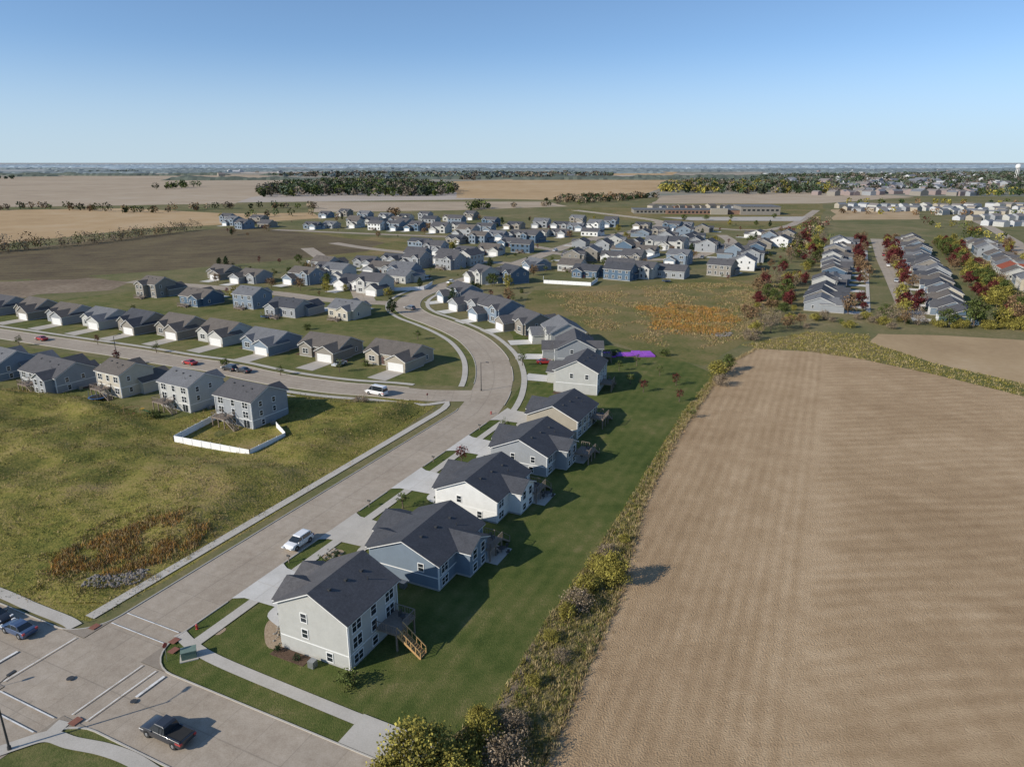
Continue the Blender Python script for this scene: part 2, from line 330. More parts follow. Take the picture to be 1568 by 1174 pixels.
patch('lawn',px([(-300,1250),(0,1128),(60,1112),(128,1106),(330,1172),(600,1300),(200,1500)]),m_yard,.004,.2,2,25)

# ------------------------------------------------------------------ roads
A=[SN(s,-5) for s in range(-60,87,8)]+catmull([SN(89,-5)]+px([(750,603),(757,574),(750,546),(728,522),(700,506),(668,493),(638,482),(624,470),(632,456),(665,442),(715,428),(770,411),(820,394),(865,378),(905,366),(950,358),(1010,345),(1000,337),(930,328),(880,322)]),6)
A=[p for i,p in enumerate(A) if i==0 or math.dist(p,A[i-1])>1.5]
ribbon('road',A,9.9,nz(),m_road)
Br=[SN(-7.6,n) for n in range(-90,71,8)]
ribbon('road',Br,9.2,nz(),m_road)
C=catmull(px([(722,606),(650,605),(590,599),(520,594),(450,585),(395,575),(340,563),(270,553),(200,541),(120,529),(40,517),(-60,502)]),5)
ribbon('road',C,8.8,nz(),m_road)
D=catmull(px([(640,466),(590,464),(540,462),(490,458),(430,450),(360,443),(290,437),(200,431)]),4); ribbon('road',D,8,nz(),m_road)
streets=[[(790,404),(720,399),(640,389),(560,380),(510,372)],[(850,383),(790,373),(740,365),(640,361),(540,357),(470,354),(420,352)],
 [(840,387),(900,393),(980,398),(1060,394),(1095,382),(1120,371),(1105,360)],[(1398,486),(1382,452),(1366,420),(1353,395),(1346,375),(1342,366)],
 [(1700,440),(1568,378),(1510,345),(1480,333)],[(900,366),(960,372),(1010,368),(1040,358)],[(560,462),(540,430),(500,400),(470,380)],[(1250,322),(1180,352),(1000,341)]]
SR=[]
for s in streets:
    c=catmull(px(s),4); SR.append(c); ribbon('road',c,8.5,nz(),m_road)
def fillet(cs,cn,r,ds,dn):
    pts=[SN(cs,cn)]
    for i in range(9):
        a=i/8*math.pi/2; pts.append(SN(cs+ds*r-ds*r*math.sin(a),cn+dn*r-dn*r*math.cos(a)))
    patch('road_corner',pts,m_road,nz()); kerb(pts[1:],step=.6)
fillet(-3,0,5,1,1); fillet(-3,-10,5,1,-1); fillet(-12.2,0,5,-1,1); fillet(-12.2,-10,5,-1,-1)
drv=[(11.5,19.5,11.8,18.6,8.6,m_drive),(28.5,36.5,29,36,9.5,m_walk),(48,56.5,48.5,56,9.5,m_drive),(67,75,67.5,74.5,9,m_drive),(86.5,94,87,93.5,8.5,m_walk)]
gaps=[(*SN((a+b)/2,0),4.3) for a,b,*_ in drv]
kR=[SN(s,0) for s in range(2,90,2)]+offset([p for p in A if p[1]>156],5.03)
kL=[SN(s,-10) for s in range(2,90,2)]+offset([p for p in A if p[1]>156],-5.03)
kerb(kR,gaps+[(*G(790,590),3),(*G(783,556),3)]); kerb(kL,[(*G(684,606),10),(*G(625,462),9)])
kerb([SN(-3,n) for n in range(5,60,2)]); kerb([SN(-3,-n) for n in range(15,80,2)]); kerb([SN(-12.2,n) for n in range(5,60,2)]); kerb([SN(-12.2,-n) for n in range(15,80,2)])
kerb(offset(C,4.45),[(*G(690,597),9)]); kerb(offset(C,-4.45),[(*G(690,612),10)])
for s0,s1,g0,g1,gn,mt in drv:
    patch('driveway',[SN(s0-.8,-.05),SN(s0,1.4),SN(g0,gn),SN(g1,gn),SN(s1,1.4),SN(s1+.8,-.05)],mt,.12)
    for k in (1,2):
        q=gn*k/3; ribbon('driveway_joint',[SN(g0,q),SN(g1,q)],.06,.125+k*.002,m_kerb,20)
    ribbon('driveway_joint',[SN((g0+g1)/2,.2),SN((g0+g1)/2,gn)],.06,.132,m_kerb,20)
    ribbon('front_walk',catmull([SN(g0+.2,gn-1.6),SN(g0-1.6,gn-1.2),SN(g0-2.6,gn+1.6)],5),1.2,.118,mt,2)
def seg_ribbon(pts,w,mat=m_walk): ribbon('sidewalk',pts,w,nz()+.01,mat,2)
seg_ribbon([SN(s,3.0) for s in range(1,92,4)]+catmull(offset([p for p in A if 158<p[1]<330],8.0),2),1.5)
seg_ribbon(catmull([SN(2.6,-.2),SN(1.6,3),SN(.9,8),SN(.6,20),SN(.4,34)],6),1.5)
patch('sidewalk',[SN(-2.9,28.2),SN(-2.9,38),SN(1.3,38),SN(1.3,28.2)],m_walk,.16)
seg_ribbon([SN(s,-13.2) for s in range(0,88,4)]+catmull([SN(88,-13.4),SN(92.5,-15)]+offset(C[4:],-7.2),2)[:40],1.6)
seg_ribbon(catmull([SN(-2,-13)]+px([(100,950),(50,930),(0,908),(-80,880)]),5),1.6)
seg_ribbon(catmull(offset([p for p in A if 172<p[1]<330],-8.0),2),1.5)
seg_ribbon(catmull(offset(C[8:],7.0),2),1.5)
seg_ribbon(catmull(px([(-40,1165),(30,1140),(75,1128),(110,1138),(160,1148),(205,1165),(250,1195)]),5),1.5)
seg_ribbon(catmull(px([(75,1128),(92,1112),(100,1105)]),3),1.5)
for q in [(-.6,1.4),(.7,-.0),(-1.6,-11.2),(-12.8,1.6)]:
    patch('tactile_paving',[SN(q[0],q[1]),SN(q[0]+1.1,q[1]),SN(q[0]+1.1,q[1]+.9),SN(q[0],q[1]+.9)],m_tact,.19)
def line(a,b,w): ribbon('road_marking',[a,b],w,nz()+.02,m_paint,50)
for s,w in ((.4,.15),(2.6,.15)): line(SN(s,-9.6),SN(s,-.4),w)
line(SN(-11.8,.8),SN(-3.4,.8),.15); line(SN(-11.8,3.0),SN(-3.4,3.0),.15); line(SN(-7.2,4.6),SN(-3.6,4.6),.35)
line(SN(-11.8,-10.8),SN(-3.4,-10.8),.15); line(SN(-11.6,-14.6),SN(-8,-14.6),.35)
line(SN(-12.9,-9.6),SN(-12.9,-.4),.15); line(SN(-15,-9.6),SN(-15,-.4),.15)
def disc(name,xy,r,mat,z,wob=.15):
    pts=[(xy[0]+math.cos(a)*r*(1+wob*math.sin(3*a)),xy[1]+math.sin(a)*r*(1+wob*math.cos(2*a))) for a in np.linspace(0,math.tau,18)[:-1]]
    return patch(name,pts,mat,z)
disc('manhole_cover',G(108,1040),.4,m_pmetal,.2,0); disc('manhole_cover',G(205,1075),.35,m_pmetal,.2,0)
disc('mulch_bed',G(333,966),.9,m_mulch,.03); 
patch('mulch_bed',catmull(px([(405,965),(415,948),(440,950),(465,975),(450,990),(412,992)]),5,True),m_mulch,.034)
disc('mulch_bed',G(508,848),1.6,m_mulch,.03); disc('mulch_bed',G(655,782),1.2,m_mulch,.03)
patch('mown_path',px([(762,1085),(790,1040),(815,985),(822,988),(800,1040),(772,1090)]),m_brown,.03,.1,1)

# ------------------------------------------------------------------ part builder
class B:
    def __init__(s): s.p={}
    def add(s,part,vs,fs):
        V,Fs=s.p.setdefault(part,([],[])); k=len(V); V.extend(vs); Fs.extend([tuple(i+k for i in f) for f in fs])
    def box(s,part,x0,x1,y0,y1,z0,z1):
        s.add(part,[(x0,y0,z0),(x1,y0,z0),(x1,y1,z0),(x0,y1,z0),(x0,y0,z1),(x1,y0,z1),(x1,y1,z1),(x0,y1,z1)],
          [(0,3,2,1),(4,5,6,7),(0,1,5,4),(1,2,6,5),(2,3,7,6),(3,0,4,7)])
    def beam(s,part,a,b,w,h):
        a=Vector(a);b=Vector(b);d=(b-a).normalized(); up=Vector((0,0,1)) if abs(d.z)<.95 else Vector((1,0,0))
        r=d.cross(up).normalized()*w/2; u=r.cross(d).normalized()*h/2
        vs=[tuple(q) for p in (a,b) for q in (p-r-u,p+r-u,p+r+u,p-r+u)]
        s.add(part,vs,[(0,1,2,3),(7,6,5,4),(0,4,5,1),(1,5,6,2),(2,6,7,3),(3,7,4,0)])
    def cyl(s,part,a,b,r0,r1,n=10):
        a=Vector(a);b=Vector(b);d=(b-a).normalized(); up=Vector((0,0,1)) if abs(d.z)<.95 else Vector((1,0,0))
        r=d.cross(up).normalized(); u=r.cross(d)
        vs=[]
        for p,rr in ((a,r0),(b,r1)):
            for i in range(n):
                t=math.tau*i/n; vs.append(tuple(p+r*math.cos(t)*rr+u*math.sin(t)*rr))
        fs=[(i,(i+1)%n,n+(i+1)%n,n+i) for i in range(n)]+[tuple(range(n-1,-1,-1)),tuple(range(n,2*n))]
        s.add(part,vs,fs)
    def face(s,part,f,c,t0,t1,z0,z1,d0,d1):
        if f=='+x': s.box(part,c+d0,c+d1,t0,t1,z0,z1)
        elif f=='-x': s.box(part,c-d1,c-d0,t0,t1,z0,z1)
        elif f=='+y': s.box(part,t0,t1,c+d0,c+d1,z0,z1)
        else: s.box(part,t0,t1,c-d1,c-d0,z0,z1)
    def done(s,name,loc,rz,mats):
        e=bpy.data.objects.new(name,None); e.empty_display_size=.5; link(e); e.location=(loc[0],loc[1],loc[2] if len(loc)>2 else 0); e.rotation_euler=(0,0,rz)
        for k,(V,Fs) in s.p.items(): mobj(k,V,Fs,mats[k],parent=e)
        return e
def gable(b,x0,x1,y0,y1,h,ax,pitch=.5,ov=.4):
    if ax=='x': T=lambda a,c,z:(a,c,z); a0,a1,c0,c1=x0,x1,y0,y1
    else: T=lambda a,c,z:(c,a,z); a0,a1,c0,c1=y0,y1,x0,x1
    cm=(c0+c1)/2; rise=(c1-c0)/2*pitch; z0=-.3
    vs=[T(a,c,z) for a in (a0,a1) for c,z in ((c0,z0),(c0,h),(cm,h+rise),(c1,h),(c1,z0))]
    b.add('walls',vs,[(0,1,2,3,4),(9,8,7,6,5),(0,5,6,1),(4,3,8,9)])
    b.box('foundation',min(x0,x1)-.02,max(x0,x1)+.02,y0-.02,y1+.02,-.3,.28)
    for part,o,lo,hi in (('trim',ov-.04,.0,.17),('roof',ov,.175,.28)):
        pr=[(c0-o,h-pitch*o),(cm,h+rise),(c1+o,h-pitch*o)]
        vs=[T(a,c,z+q) for a in (a0-o,a1+o) for q in (lo,hi) for c,z in pr]
        b.add(part,vs,[(3,4,10,9),(4,5,11,10),(0,6,7,1),(1,7,8,2),(0,1,4,3),(1,2,5,4),(6,9,10,7),(7,10,11,8),(0,3,9,6),(2,8,11,5)])
def win(b,f,c,t,z,w,h,det):
    z0=z-h/2;z1=z+h/2
    b.face('windows',f,c,t-w/2,t+w/2,z0,z1,-.02,.025)
    if det>=1:
        k=.1
        b.face('window_frames',f,c,t-w/2-k,t-w/2,z0-k,z1+k,.0,.07); b.face('window_frames',f,c,t+w/2,t+w/2+k,z0-k,z1+k,.0,.07)
        b.face('window_frames',f,c,t-w/2,t+w/2,z1,z1+k,.0,.07); b.face('window_frames',f,c,t-w/2,t+w/2,z0-k,z0,.0,.07)
        b.face('window_frames',f,c,t-w/2,t+w/2,z-.03,z+.03,.0,.045)
        if w>1.2: b.face('window_frames',f,c,t-.05,t+.05,z0,z1,.0,.05)
def deck(b,x0,x1,yh,dep,z,side=1,part='deck'):
    y0=yh-dep
    b.box(part,x0,x1,y0,yh-.01,z-.22,z)
    for x in (x0+.15,(x0+x1)/2,x1-.15): b.box(part,x-.09,x+.09,y0+.05,y0+.23,0,z-.22)
    rz=z+1.0
    def rail(p,q):
        b.beam(part,(*p,rz),(*q,rz),.1,.06); b.beam(part,(*p,z+.1),(*q,z+.1),.06,.05)
        L=math.dist(p,q); k=max(2,int(L/.35))
        for i in range(k+1):
            t=i/k; x=p[0]+(q[0]-p[0])*t; y=p[1]+(q[1]-p[1])*t; ww=.05 if i%4==0 else .02
            b.box(part,x-ww,x+ww,y-ww,y+ww,z,rz)
    b.beam('deck_furniture',(x0+2.6,y0+1.2,z+.42),(x0+3.3,y0+1.2,z+.42),.6,.06); b.beam('deck_furniture',(x0+2.6,y0+1.5,z+.75),(x0+3.3,y0+1.5,z+.75),.06,.6)
    for xx in (x0+2.65,x0+3.25): b.box('deck_furniture',xx-.03,xx+.03,y0+.95,y0+1.01,z,z+.42)
    if side=='front':
        rail((x0+.05,y0+.05),(x0+.05,yh-.1)); rail((x1-.05,y0+.05),(x1-.05,yh-.1)); rail((x0+1.4,y0+.05),(x1-.05,y0+.05))
        k=max(3,int(z/.19)); run=.26
        for i in range(k):
            zz=z-(i+1)*z/(k+1); yy=y0-i*run
            b.box('stairs',x0+.1,x0+1.25,yy-run-.03,yy,zz-.05,zz)
        for xx in (x0+.07,x0+1.28):
            b.beam('stairs',(xx,y0,z-.15),(xx,y0-k*run,.05),.06,.28); b.beam('stairs',(xx,y0,z+.95),(xx,y0-k*run,1.0),.1,.08)
            for j in range(1,6): 
                t=j/5; b.box('stairs',xx-.04,xx+.04,y0-k*run*t-.04,y0-k*run*t+.04,max(0,z*(1-t)),z*(1-t)+1.0)
        return
    rail((x0+.05,y0+.05),(x1-.05,y0+.05)); rail((x0+.05,y0+.05),(x0+.05,yh-.1)); rail((x1-.05,y0+1.3),(x1-.05,yh-.1))
    if z>.5:
        k=max(3,int(z/.19)); run=.26
        for i in range(k):
            zz=z-(i+1)*z/(k+1); xx=x1+i*run
            b.box(part,xx,xx+run+.03,y0+.1,y0+1.2,zz-.05,zz)
        for yy in (y0+.08,y0+1.22):
            b.beam(part,(x1,yy,z-.15),(x1+k*run,yy,.05),.06,.25); b.beam(part,(x1,yy,z+.95),(x1+k*run,yy,1.0),.08,.06)
            b.box(part,x1+k*run-.06,x1+k*run+.06,yy-.05,yy+.05,0,1.0)
NAME={'white':'white_house','lgrey':'light_grey_house','grey':'grey_house','bgrey':'blue_grey_house','blue':'blue_house','tan':'tan_house','cream':'cream_house','taupe':'taupe_house'}
OCC=[]
def house(xy,fr,wall='grey',roof='char',w=13,d=10,h=5.8,gs=1,det=2,dz=None,drive=7,rear=False,pitch=.5,gw=6.6,ext=4,gx=1.5,dmat=None,r=R,dside=1,gh=3.0,dx=0,dt=m_wood2,front=True,rs=None,low=None):
    b=B(); two=h>5; OCC.append((*xy,max(w,d)*.6))
    gable(b,-w/2,w/2,-d/2,d/2,h,'x',pitch)
    x0,x1=(w/2-gw+gx,w/2+gx) if gs>0 else (-w/2-gx,-w/2+gw-gx)
    gy=d/2+ext
    gable(b,x0,x1,0.3,gy,gh,'y',min(pitch+.05,.6))
    fx=-gs*(w/2-3.0)
    if front: gable(b,fx-2.4,fx+2.4,.2,d/2+.7,h-.12,'y',pitch+.1)
    rows={True:[1.65,4.5],False:[1.75]}[two]
    if h>6: rows=[.95,3.05,5.15]
    elif 3.8<h<5: rows=[.95,2.95]
    if rear:
        rw=5.2; rx=(rs if rs is not None else -gs*(w/2-rw/2-.9)); gable(b,rx-rw/2,rx+rw/2,-d/2-2.2,-.1,h-.09,'y',pitch+.04)
        for z in rows: 
            for t in (-1.2,1.2): win(b,'-y',-d/2-2.2,rx+t,z,1.1,1.4 if z>1.2 else 1.1,det)
    if len(rows)>1 and det>=2: b.box('belt_board',-w/2-.03,w/2+.03,-d/2-.03,d/2-.05,rows[0]+.88,rows[0]+1.02)
    gc=(x0+x1)/2
    b.face('garage_door',"+y",gy,gc-2.45,gc+2.45,.02,2.2,-.05,.04)
    if det:
        for z in (.58,1.12,1.66): b.face('window_frames','+y',gy,gc-2.4,gc+2.4,z-.015,z+.015,.04,.05)
        for q in (-2.6,2.45): b.face('window_frames','+y',gy,gc+q,gc+q+.15,.02,2.35,0,.07)
        b.face('window_frames','+y',gy,gc-2.45,gc+2.45,2.2,2.35,0,.07)
        b.box('stone_base',x0+.03,gc-2.62,gy+.0,gy+.09,-.1,1.0); b.box('stone_base',gc+2.62,x1-.03,gy,gy+.09,-.1,1.0)
    dc=fx+gs*3.4
    b.face('front_door','+y',d/2,dc-.5,dc+.5,.3,2.4,-.02,.06)
    if front:
        for z in (rows if two else [1.75]): win(b,'+y',d/2+.7,fx,z,2.0,1.4,det)
    if two: win(b,'+y',d/2,gc-.5*gs,rows[-1],1.5,1.2,det)
    nx=max(2,int(w/3.0))
    for z in rows:
        for i in range(nx):
            t=-w/2+w*(i+.5)/nx
            if rear and abs(t-rx)<rw/2+.7: continue
            if z<1.2 and i==nx-1: 
                b.face('windows','-y',-d/2,t-.85,t+.85,.08,1.78,-.02,.025); b.face('window_frames','-y',-d/2,t-.03,t+.03,.08,1.78,.025,.05); continue
            win(b,'-y',-d/2,t,z,1.6 if (i%2==0) else 1.0,1.4 if z>1.2 else 1.1,det)
    for f,c in (('-x',-w/2),('+x',w/2)):
        for z in rows:
            for t in ((-d*.22,) if z<2 else (-d*.25,d*.12)):
                if (f=='+x')==(gs>0) and t>0: continue
                if r.random()<.2: continue
                win(b,f,c,t,z,.8,1.1,det)
    for i in range(3 if det else 1):
        xx=-w*.3+i*w*.27; yy=-d*.12-.3*i; zz=h+(d/2+yy)*pitch+.28
        b.box('roof_vents',xx-.18,xx+.18,yy-.18,yy+.18,zz-.2,zz+.16)
    if det>=2:
        b.cyl('roof_vents',(w*.2,-d*.3,h+d*.2*pitch),(w*.2,-d*.3,h+d*.2*pitch+.75),.06,.06,6)
        for xx in (-w/2+.08,w/2-.08):
            b.box('downspouts',xx-.05,xx+.05,-d/2-.12,-d/2-.04,.1,h-.15)
        b.box('air_conditioner',-gs*(w/2+1.2)-.4,-gs*(w/2+1.2)+.4,-1,-.2,0,.85)
        b.box('planting_bed',-gs*(w/2+.9)-.8,-gs*(w/2+.9)+.8,.4,d/2+.4,-.1,.05)
        for xx in (-w/2,w/2): b.box('corner_boards',xx-.06,xx+.06,-d/2-.035,-d/2+.07,.28,h-.1)
    if dz: deck(b,dx-2.2,dx+1.8,-d/2-(2.2 if rear and abs(dx-rx)<3.6 else 0),3.0,dz,dside)
    if drive:
        z=.05+r.random()*.02
        b.add('driveway',[(gc-2.9,gy+.02,z),(gc+2.9,gy+.02,z),(gc+3.1,gy+drive,z),(gc-3.1,gy+drive,z)],[(0,1,2,3)])
    mats={'walls':WALL[wall],'belt_board':m_trim,'foundation':m_found,'trim':m_trim,'roof':ROOF[roof],'windows':m_glass,'window_frames':m_trim,'garage_door':m_gdoor,'stone_base':m_stone,'front_door':m_door,'roof_vents':m_pmetal,'downspouts':m_trim,'corner_boards':m_trim,'planting_bed':m_bed,'air_conditioner':m_metal,'deck':dt,'deck_furniture':m_pmetal,'stairs':m_wood,'driveway':dmat or m_drive}
    return b.done(NAME[wall],xy,math.radians(fr-90),mats)

FA=154.7
house(SN(10.9,17.8),FA,'lgrey','char',w=9.6,d=10,h=6.2,gs=1,dz=2.4,drive=0,gx=2.6,ext=3.6,dx=2.4,gh=3.6,pitch=.5,dside='front')
house(SN(30.2,18.3),FA,'bgrey','dark',w=12.6,d=11,h=3.9,gs=1,dz=2.0,drive=0,rear=True,gx=.2,ext=3.6,gh=2.8,pitch=.42,dx=5.2,rs=1.0)
house(SN(50.2,17),FA,'white','dark',w=12.6,d=11,h=3.9,gs=1,dz=1.9,drive=0,rear=True,gx=.4,ext=3,gh=2.9,pitch=.44,dx=4.9,rs=.6)
house(SN(70,17.4),FA,'grey','dark',w=13,d=11,h=4.0,gs=1,dz=2.0,drive=0,gx=.4,ext=3.2,gh=2.9,dx=4,pitch=.44,rear=True,rs=.5)
house(SN(89.4,16),FA,'tan','dark',w=12.4,d=11,h=4.0,gs=1,dz=2.2,drive=0,gx=.4,ext=3,gh=2.9,dx=4,rear=False,pitch=.46)
house(G(890,592),162,'lgrey','char',w=12,d=10.5,h=5.8,dz=2,drive=7)
house(G(880,553),178,'grey','char',w=13,d=10.5,h=5.4,dz=2,drive=8,rear=True)
house(G(862,527),190,'lgrey','grey',w=13,d=11,h=5.2,dz=2,drive=7)
house(G(812,505),208,'taupe','char',w=13,d=11,h=3.9,drive=6,rear=True)
house(G(768,489),215,'bgrey','char',w=13,d=11,h=5.2,drive=6)
house(G(735,474),218,'grey','char',w=13,d=11,h=3.9,drive=6,rear=True)
house(G(712,462),210,'bgrey','char',w=13,d=10,h=5.2,drive=6)
FS=60.6
house(G(388,640),FS,'grey','char',w=11.5,d=10,h=6.1,gs=-1,dz=2.2,dt=m_wood2,dx=-1.5,drive=7,pitch=.45)
house(G(297,618),FS,'lgrey','grey',w=10.5,d=9.5,h=6.1,gs=-1,dz=2.2,dx=-2,drive=7,pitch=.45)
house(G(196,598),FS,'cream','brown',w=9.5,d=9,h=5.8,gs=1,dz=2.2,dx=-1,drive=7,dt=m_wood2,pitch=.45)
house(G(95,587),FS,'grey','char',w=16,d=11,h=4.0,gs=-1,dz=1.6,dx=-2,drive=7,rear=True)
house(G(12,571),FS,'bgrey','grey',w=14,d=11,h=4.3,gs=1,dz=1.6,drive=7,rear=True)
house(G(-75,560),FS,'lgrey','char',w=14,d=11,h=4.6,gs=1,dz=1.6,drive=7)
FN=241
for (u,v,wl,rf,w,h,gs) in [(612,553,'tan','brown',16,3.3,-1),(508,541,'taupe','brown',15,3.3,-1),(418,532,'bgrey','grey',14,3.3,-1),(348,519,'lgrey','brown',13.5,3.3,-1),(283,510,'taupe','brown',13,3.3,-1),
   (224,503,'taupe','dark',13,3.4,-1),(168,496,'lgrey','grey',12.5,3.3,-1),(114,489,'grey','brown',12.5,3.3,-1),(64,482,'taupe','brown',12,3.3,-1),(15,476,'grey','char',12,3.3,-1),(-35,470,'tan','grey',12,3.3,1)]:
    house(G(u,v),FN+R.uniform(-3,3),wl,rf,w=w,d=11,h=h,gs=gs,det=2 if u>100 else 1,drive=8.5,dz=None,ext=R.uniform(2.4,4.2),dmat=m_drive2,gx=R.uniform(.2,1.2),pitch=R.uniform(.44,.56))
for (u,v,wl,rf,w,h) in [(243,452,'taupe','brown',11,5.6),(310,464,'blue','brown',14,3.4),(388,469,'bgrey','grey',11,5.4),(446,481,'grey','dark',14,3.6),(536,484,'cream','grey',12,3.6),(615,431,'lgrey','grey',12,3.4)]:
    house(G(u,v),62,wl,rf,w=w,d=10,h=h,gs=R.choice((-1,1)),det=1,drive=7,dz=.6,rear=R.random()<.5)
WL=['grey','lgrey','bgrey','bgrey','grey','lgrey','taupe','grey','taupe','bgrey','blue','white']; RF=['char','grey','dark','char','char','brown']
mid=[(345,424,243),(392,431,243),(470,433,243),(548,441,243),(575,447,243),(620,427,62),(430,428,243),(505,418,243),
 (500,410,62),(563,408,243),(605,403,243),(645,383,62),(690,402,243),(715,391,243),(752,389,243),(640,395,62),(690,410,62),(668,388,243),(720,405,150),(785,377,243),
 (742,432,215),(785,432,220),(822,412,215),(800,386,70)]
mid+=[(360,345,243),(398,342,240),(480,350,243),(508,349,243),(545,348,243),(578,352,62),(607,352,243),(640,353,243),(676,356,243),(703,351,243),(717,362,243),(744,356,243),(763,366,243),
 (560,336,243),(592,335,243),(622,337,243),(652,336,243),(690,338,243),(722,336,243),(752,346,243),(500,333,243),(530,331,243),(620,345,62),(660,345,62),(735,345,62),(700,343,62),(575,343,62),(790,350,243),
 (795,364,243),(828,362,243),(858,362,243),(883,352,243),(830,348,243),(912,352,243),(936,347,243),(905,361,62),(815,371,62),(860,349,243),(885,343,243)]
mid+=[(876,414,62),(905,398,155),(925,385,155),(942,377,155),(950,427,62),(985,424,62),(1030,424,65),(900,423,62),(1105,421,62),(1140,412,155),(1150,400,155),(1158,389,155),(1168,379,155),(1178,371,155),(1196,377,155),(1205,368,155),(1160,364,155),
 (960,388,155),(975,378,155),(990,390,243),(1005,380,243),(1020,370,155),(1035,381,243),(1052,372,155),(1065,377,155),(1048,361,155),(1012,358,243),(1030,352,243),(985,362,155),(940,400,245),(970,404,245),(1000,407,245),(1040,404,245),(1060,367,335),(1085,385,335),(1075,355,335),(985,350,243),(1050,350,243),(890,378,155),(880,402,155)]
mid+=[(350,340,243),(375,350,62),(410,348,62),(440,435,62),(520,428,243),(590,418,243),(640,409,243),(760,378,62),(735,372,62),(700,372,243),(610,341,62),(545,341,62),(680,345,62),(1015,390,155),(950,413,62),(1125,395,155),(1120,408,155)]
placed=[]
for (u,v,fr) in mid:
    p=G(u,v)
    if any(math.dist(p,q)<12.5 for q in placed): continue
    placed.append(p)
    w=R.uniform(11.5,14.5); two=R.random()<.5
    house(p,fr+R.uniform(-7,7),R.choice(WL),R.choice(RF),w=w,d=R.uniform(9,11.5),h=R.uniform(5.1,5.8) if two else R.uniform(3.2,3.75),gs=R.choice((-1,1)),det=1 if p[1]<420 else 0,drive=6.5,ext=R.uniform(2,4.4),gx=R.uniform(0,1.8),pitch=R.uniform(.42,.58),dz=1.2 if R.random()<.4 else None,rear=R.random()<.4)
E0=G(1258,474)
def EN(s,n): return (E0[0]+TD[0]*s+TN[0]*n,E0[1]+TD[1]*s+TN[1]*n)
ecol=[(0,335,0,17),(46,155,-2,18),(84,335,-6,19),(128,155,8,18),(166,335,5,18),(210,155,10,17),(250,335,12,17),(292,155,14,14),(330,335,14,14)]
for n,fr,s0,cnt in ecol:
    for i in range(cnt):
        p=EN(s0+i*16.2+R.uniform(-1.5,1.5),n+R.uniform(-2,2))
        if p[0]/p[1]>.86: continue
        house(p,fr+R.uniform(-4,4),R.choice(WL+['cream','lgrey']),'red' if R.random()<.03 else R.choice(RF+['grey','brown']),w=R.uniform(11,13),d=R.uniform(9.5,12.5),h=5.2 if R.random()<.3 else 3.2,gs=R.choice((-1,1)),det=1 if p[1]<330 else 0,drive=8,ext=R.uniform(2,4.5),gx=.2,pitch=R.uniform(.4,.52))
ribbon('road',[EN(s,106) for s in range(-10,320,20)],8.5,nz(),m_road,20)
ribbon('road',[EN(s,188) for s in range(-10,320,20)],8.5,nz(),m_road,20)
ribbon('sidewalk',[EN(s,13.5+3) for s in range(0,290,20)],1.5,nz(),m_walk,20)

def mass(name,pts,wr,hr,mats,flat=.0):
    V=[];Fs=[];MI=[]
    for (x,y) in pts:
        w=R.uniform(*wr)/2;d=w*R.uniform(.5,.9);h=R.uniform(*hr);a=math.radians(R.choice((25,115))+R.uniform(-8,8)); ca,sa=math.cos(a),math.sin(a)
        T=lambda px_,py_,z:(x+px_*ca-py_*sa,y+px_*sa+py_*ca,z)
        fl=R.random()<flat; rise=.05 if fl else d*.45; k=len(V)
        V+=[T(-w,-d,0),T(w,-d,0),T(w,d,0),T(-w,d,0),T(-w,-d,h),T(w,-d,h),T(w,d,h),T(-w,d,h),T(-w,0,h+rise),T(w,0,h+rise)]
        Fs+=[tuple(k+i for i in f) for f in ((0,1,5,4),(2,3,7,6),(1,2,6,9,5),(3,0,4,8,7),(4,5,9,8),(6,7,8,9))]
        wm=R.randrange(0,4); rm=R.randrange(4,7) if not fl else R.choice((3,7))
        MI+=[wm]*4+[rm]*2
    mobj(name,V,Fs,mats,MI)
m_hw=smat('distant_wall',(.45,.46,.47),.9); m_hb=smat('distant_brick',(.25,.20,.19),.9); m_hr=smat('distant_roof',(.16,.17,.19),.9); m_hr2=smat('distant_roof_brown',(.20,.18,.17),.9)
TM=[m_hw,WALL['grey'],WALL['tan'],WALL['lgrey'],m_hr,ROOF['grey'],m_hr2,m_found]
pts=[]
for v0,u0,u1,st in ((318,1290,1600,16),(323,1300,1600,17),(329,1440,1600,16),(337,1470,1600,18),(346,1510,1620,20)):
    for u in np.arange(u0,u1,st): pts.append(G(u+R.uniform(-4,4),v0+R.uniform(-1,1)))
mass('distant_suburb',pts,(10,14),(3,4.8),TM)
pts=[G(R.gauss(1400,110),R.uniform(261,288)) for _ in range(160)]
mass('distant_town',pts,(14,36),(4,9),[m_hw,WALL['grey'],m_hb,m_hw,m_hr,m_hr,m_hr2,m_hw],.5)
pts=[G(R.uniform(1250,1510),R.uniform(283,300)) for _ in range(110)]
mass('distant_apartments',pts,(14,22),(5,7),[m_hb,WALL['taupe'],m_hb,WALL['grey'],m_hr,m_hr2,m_hr2,m_found],.1)
pts=[G(R.uniform(-60,1100),R.uniform(259,272)) for _ in range(16)]
mass('distant_farm_buildings',pts,(16,32),(5,9),TM,.1)
mass('distant_farm_buildings',[G(u,v) for u,v in ((352,264),(362,265),(345,265),(368,264))],(22,40),(6,10),[m_hw]*4+[m_hw]*4,.1)
b=B(); b.box('walls',-60,60,-14,14,0,4.5); b.box('roof',-60.4,60.4,-14.4,14.4,4.5,5.1); b.box('gym_walls',20,62,-20,18,0,8.5); b.box('gym_roof',19.6,62.4,-20.4,18.4,8.5,9.1); b.box('entrance',-12,6,-19,-14.05,0,6.5)
b.box('wing_walls',-95,-60.1,-10,22,0,4); b.box('wing_roof',-95.4,-59.9,-10.4,22.4,4.01,4.6)
for i in range(26):
    x=-92+i*4.3
    if -13<x<19: continue
    b.box('windows',x,x+2.6,-14.05 if x>-60 else -10.05,-13.9 if x>-60 else -9.9,1.2,3.2)
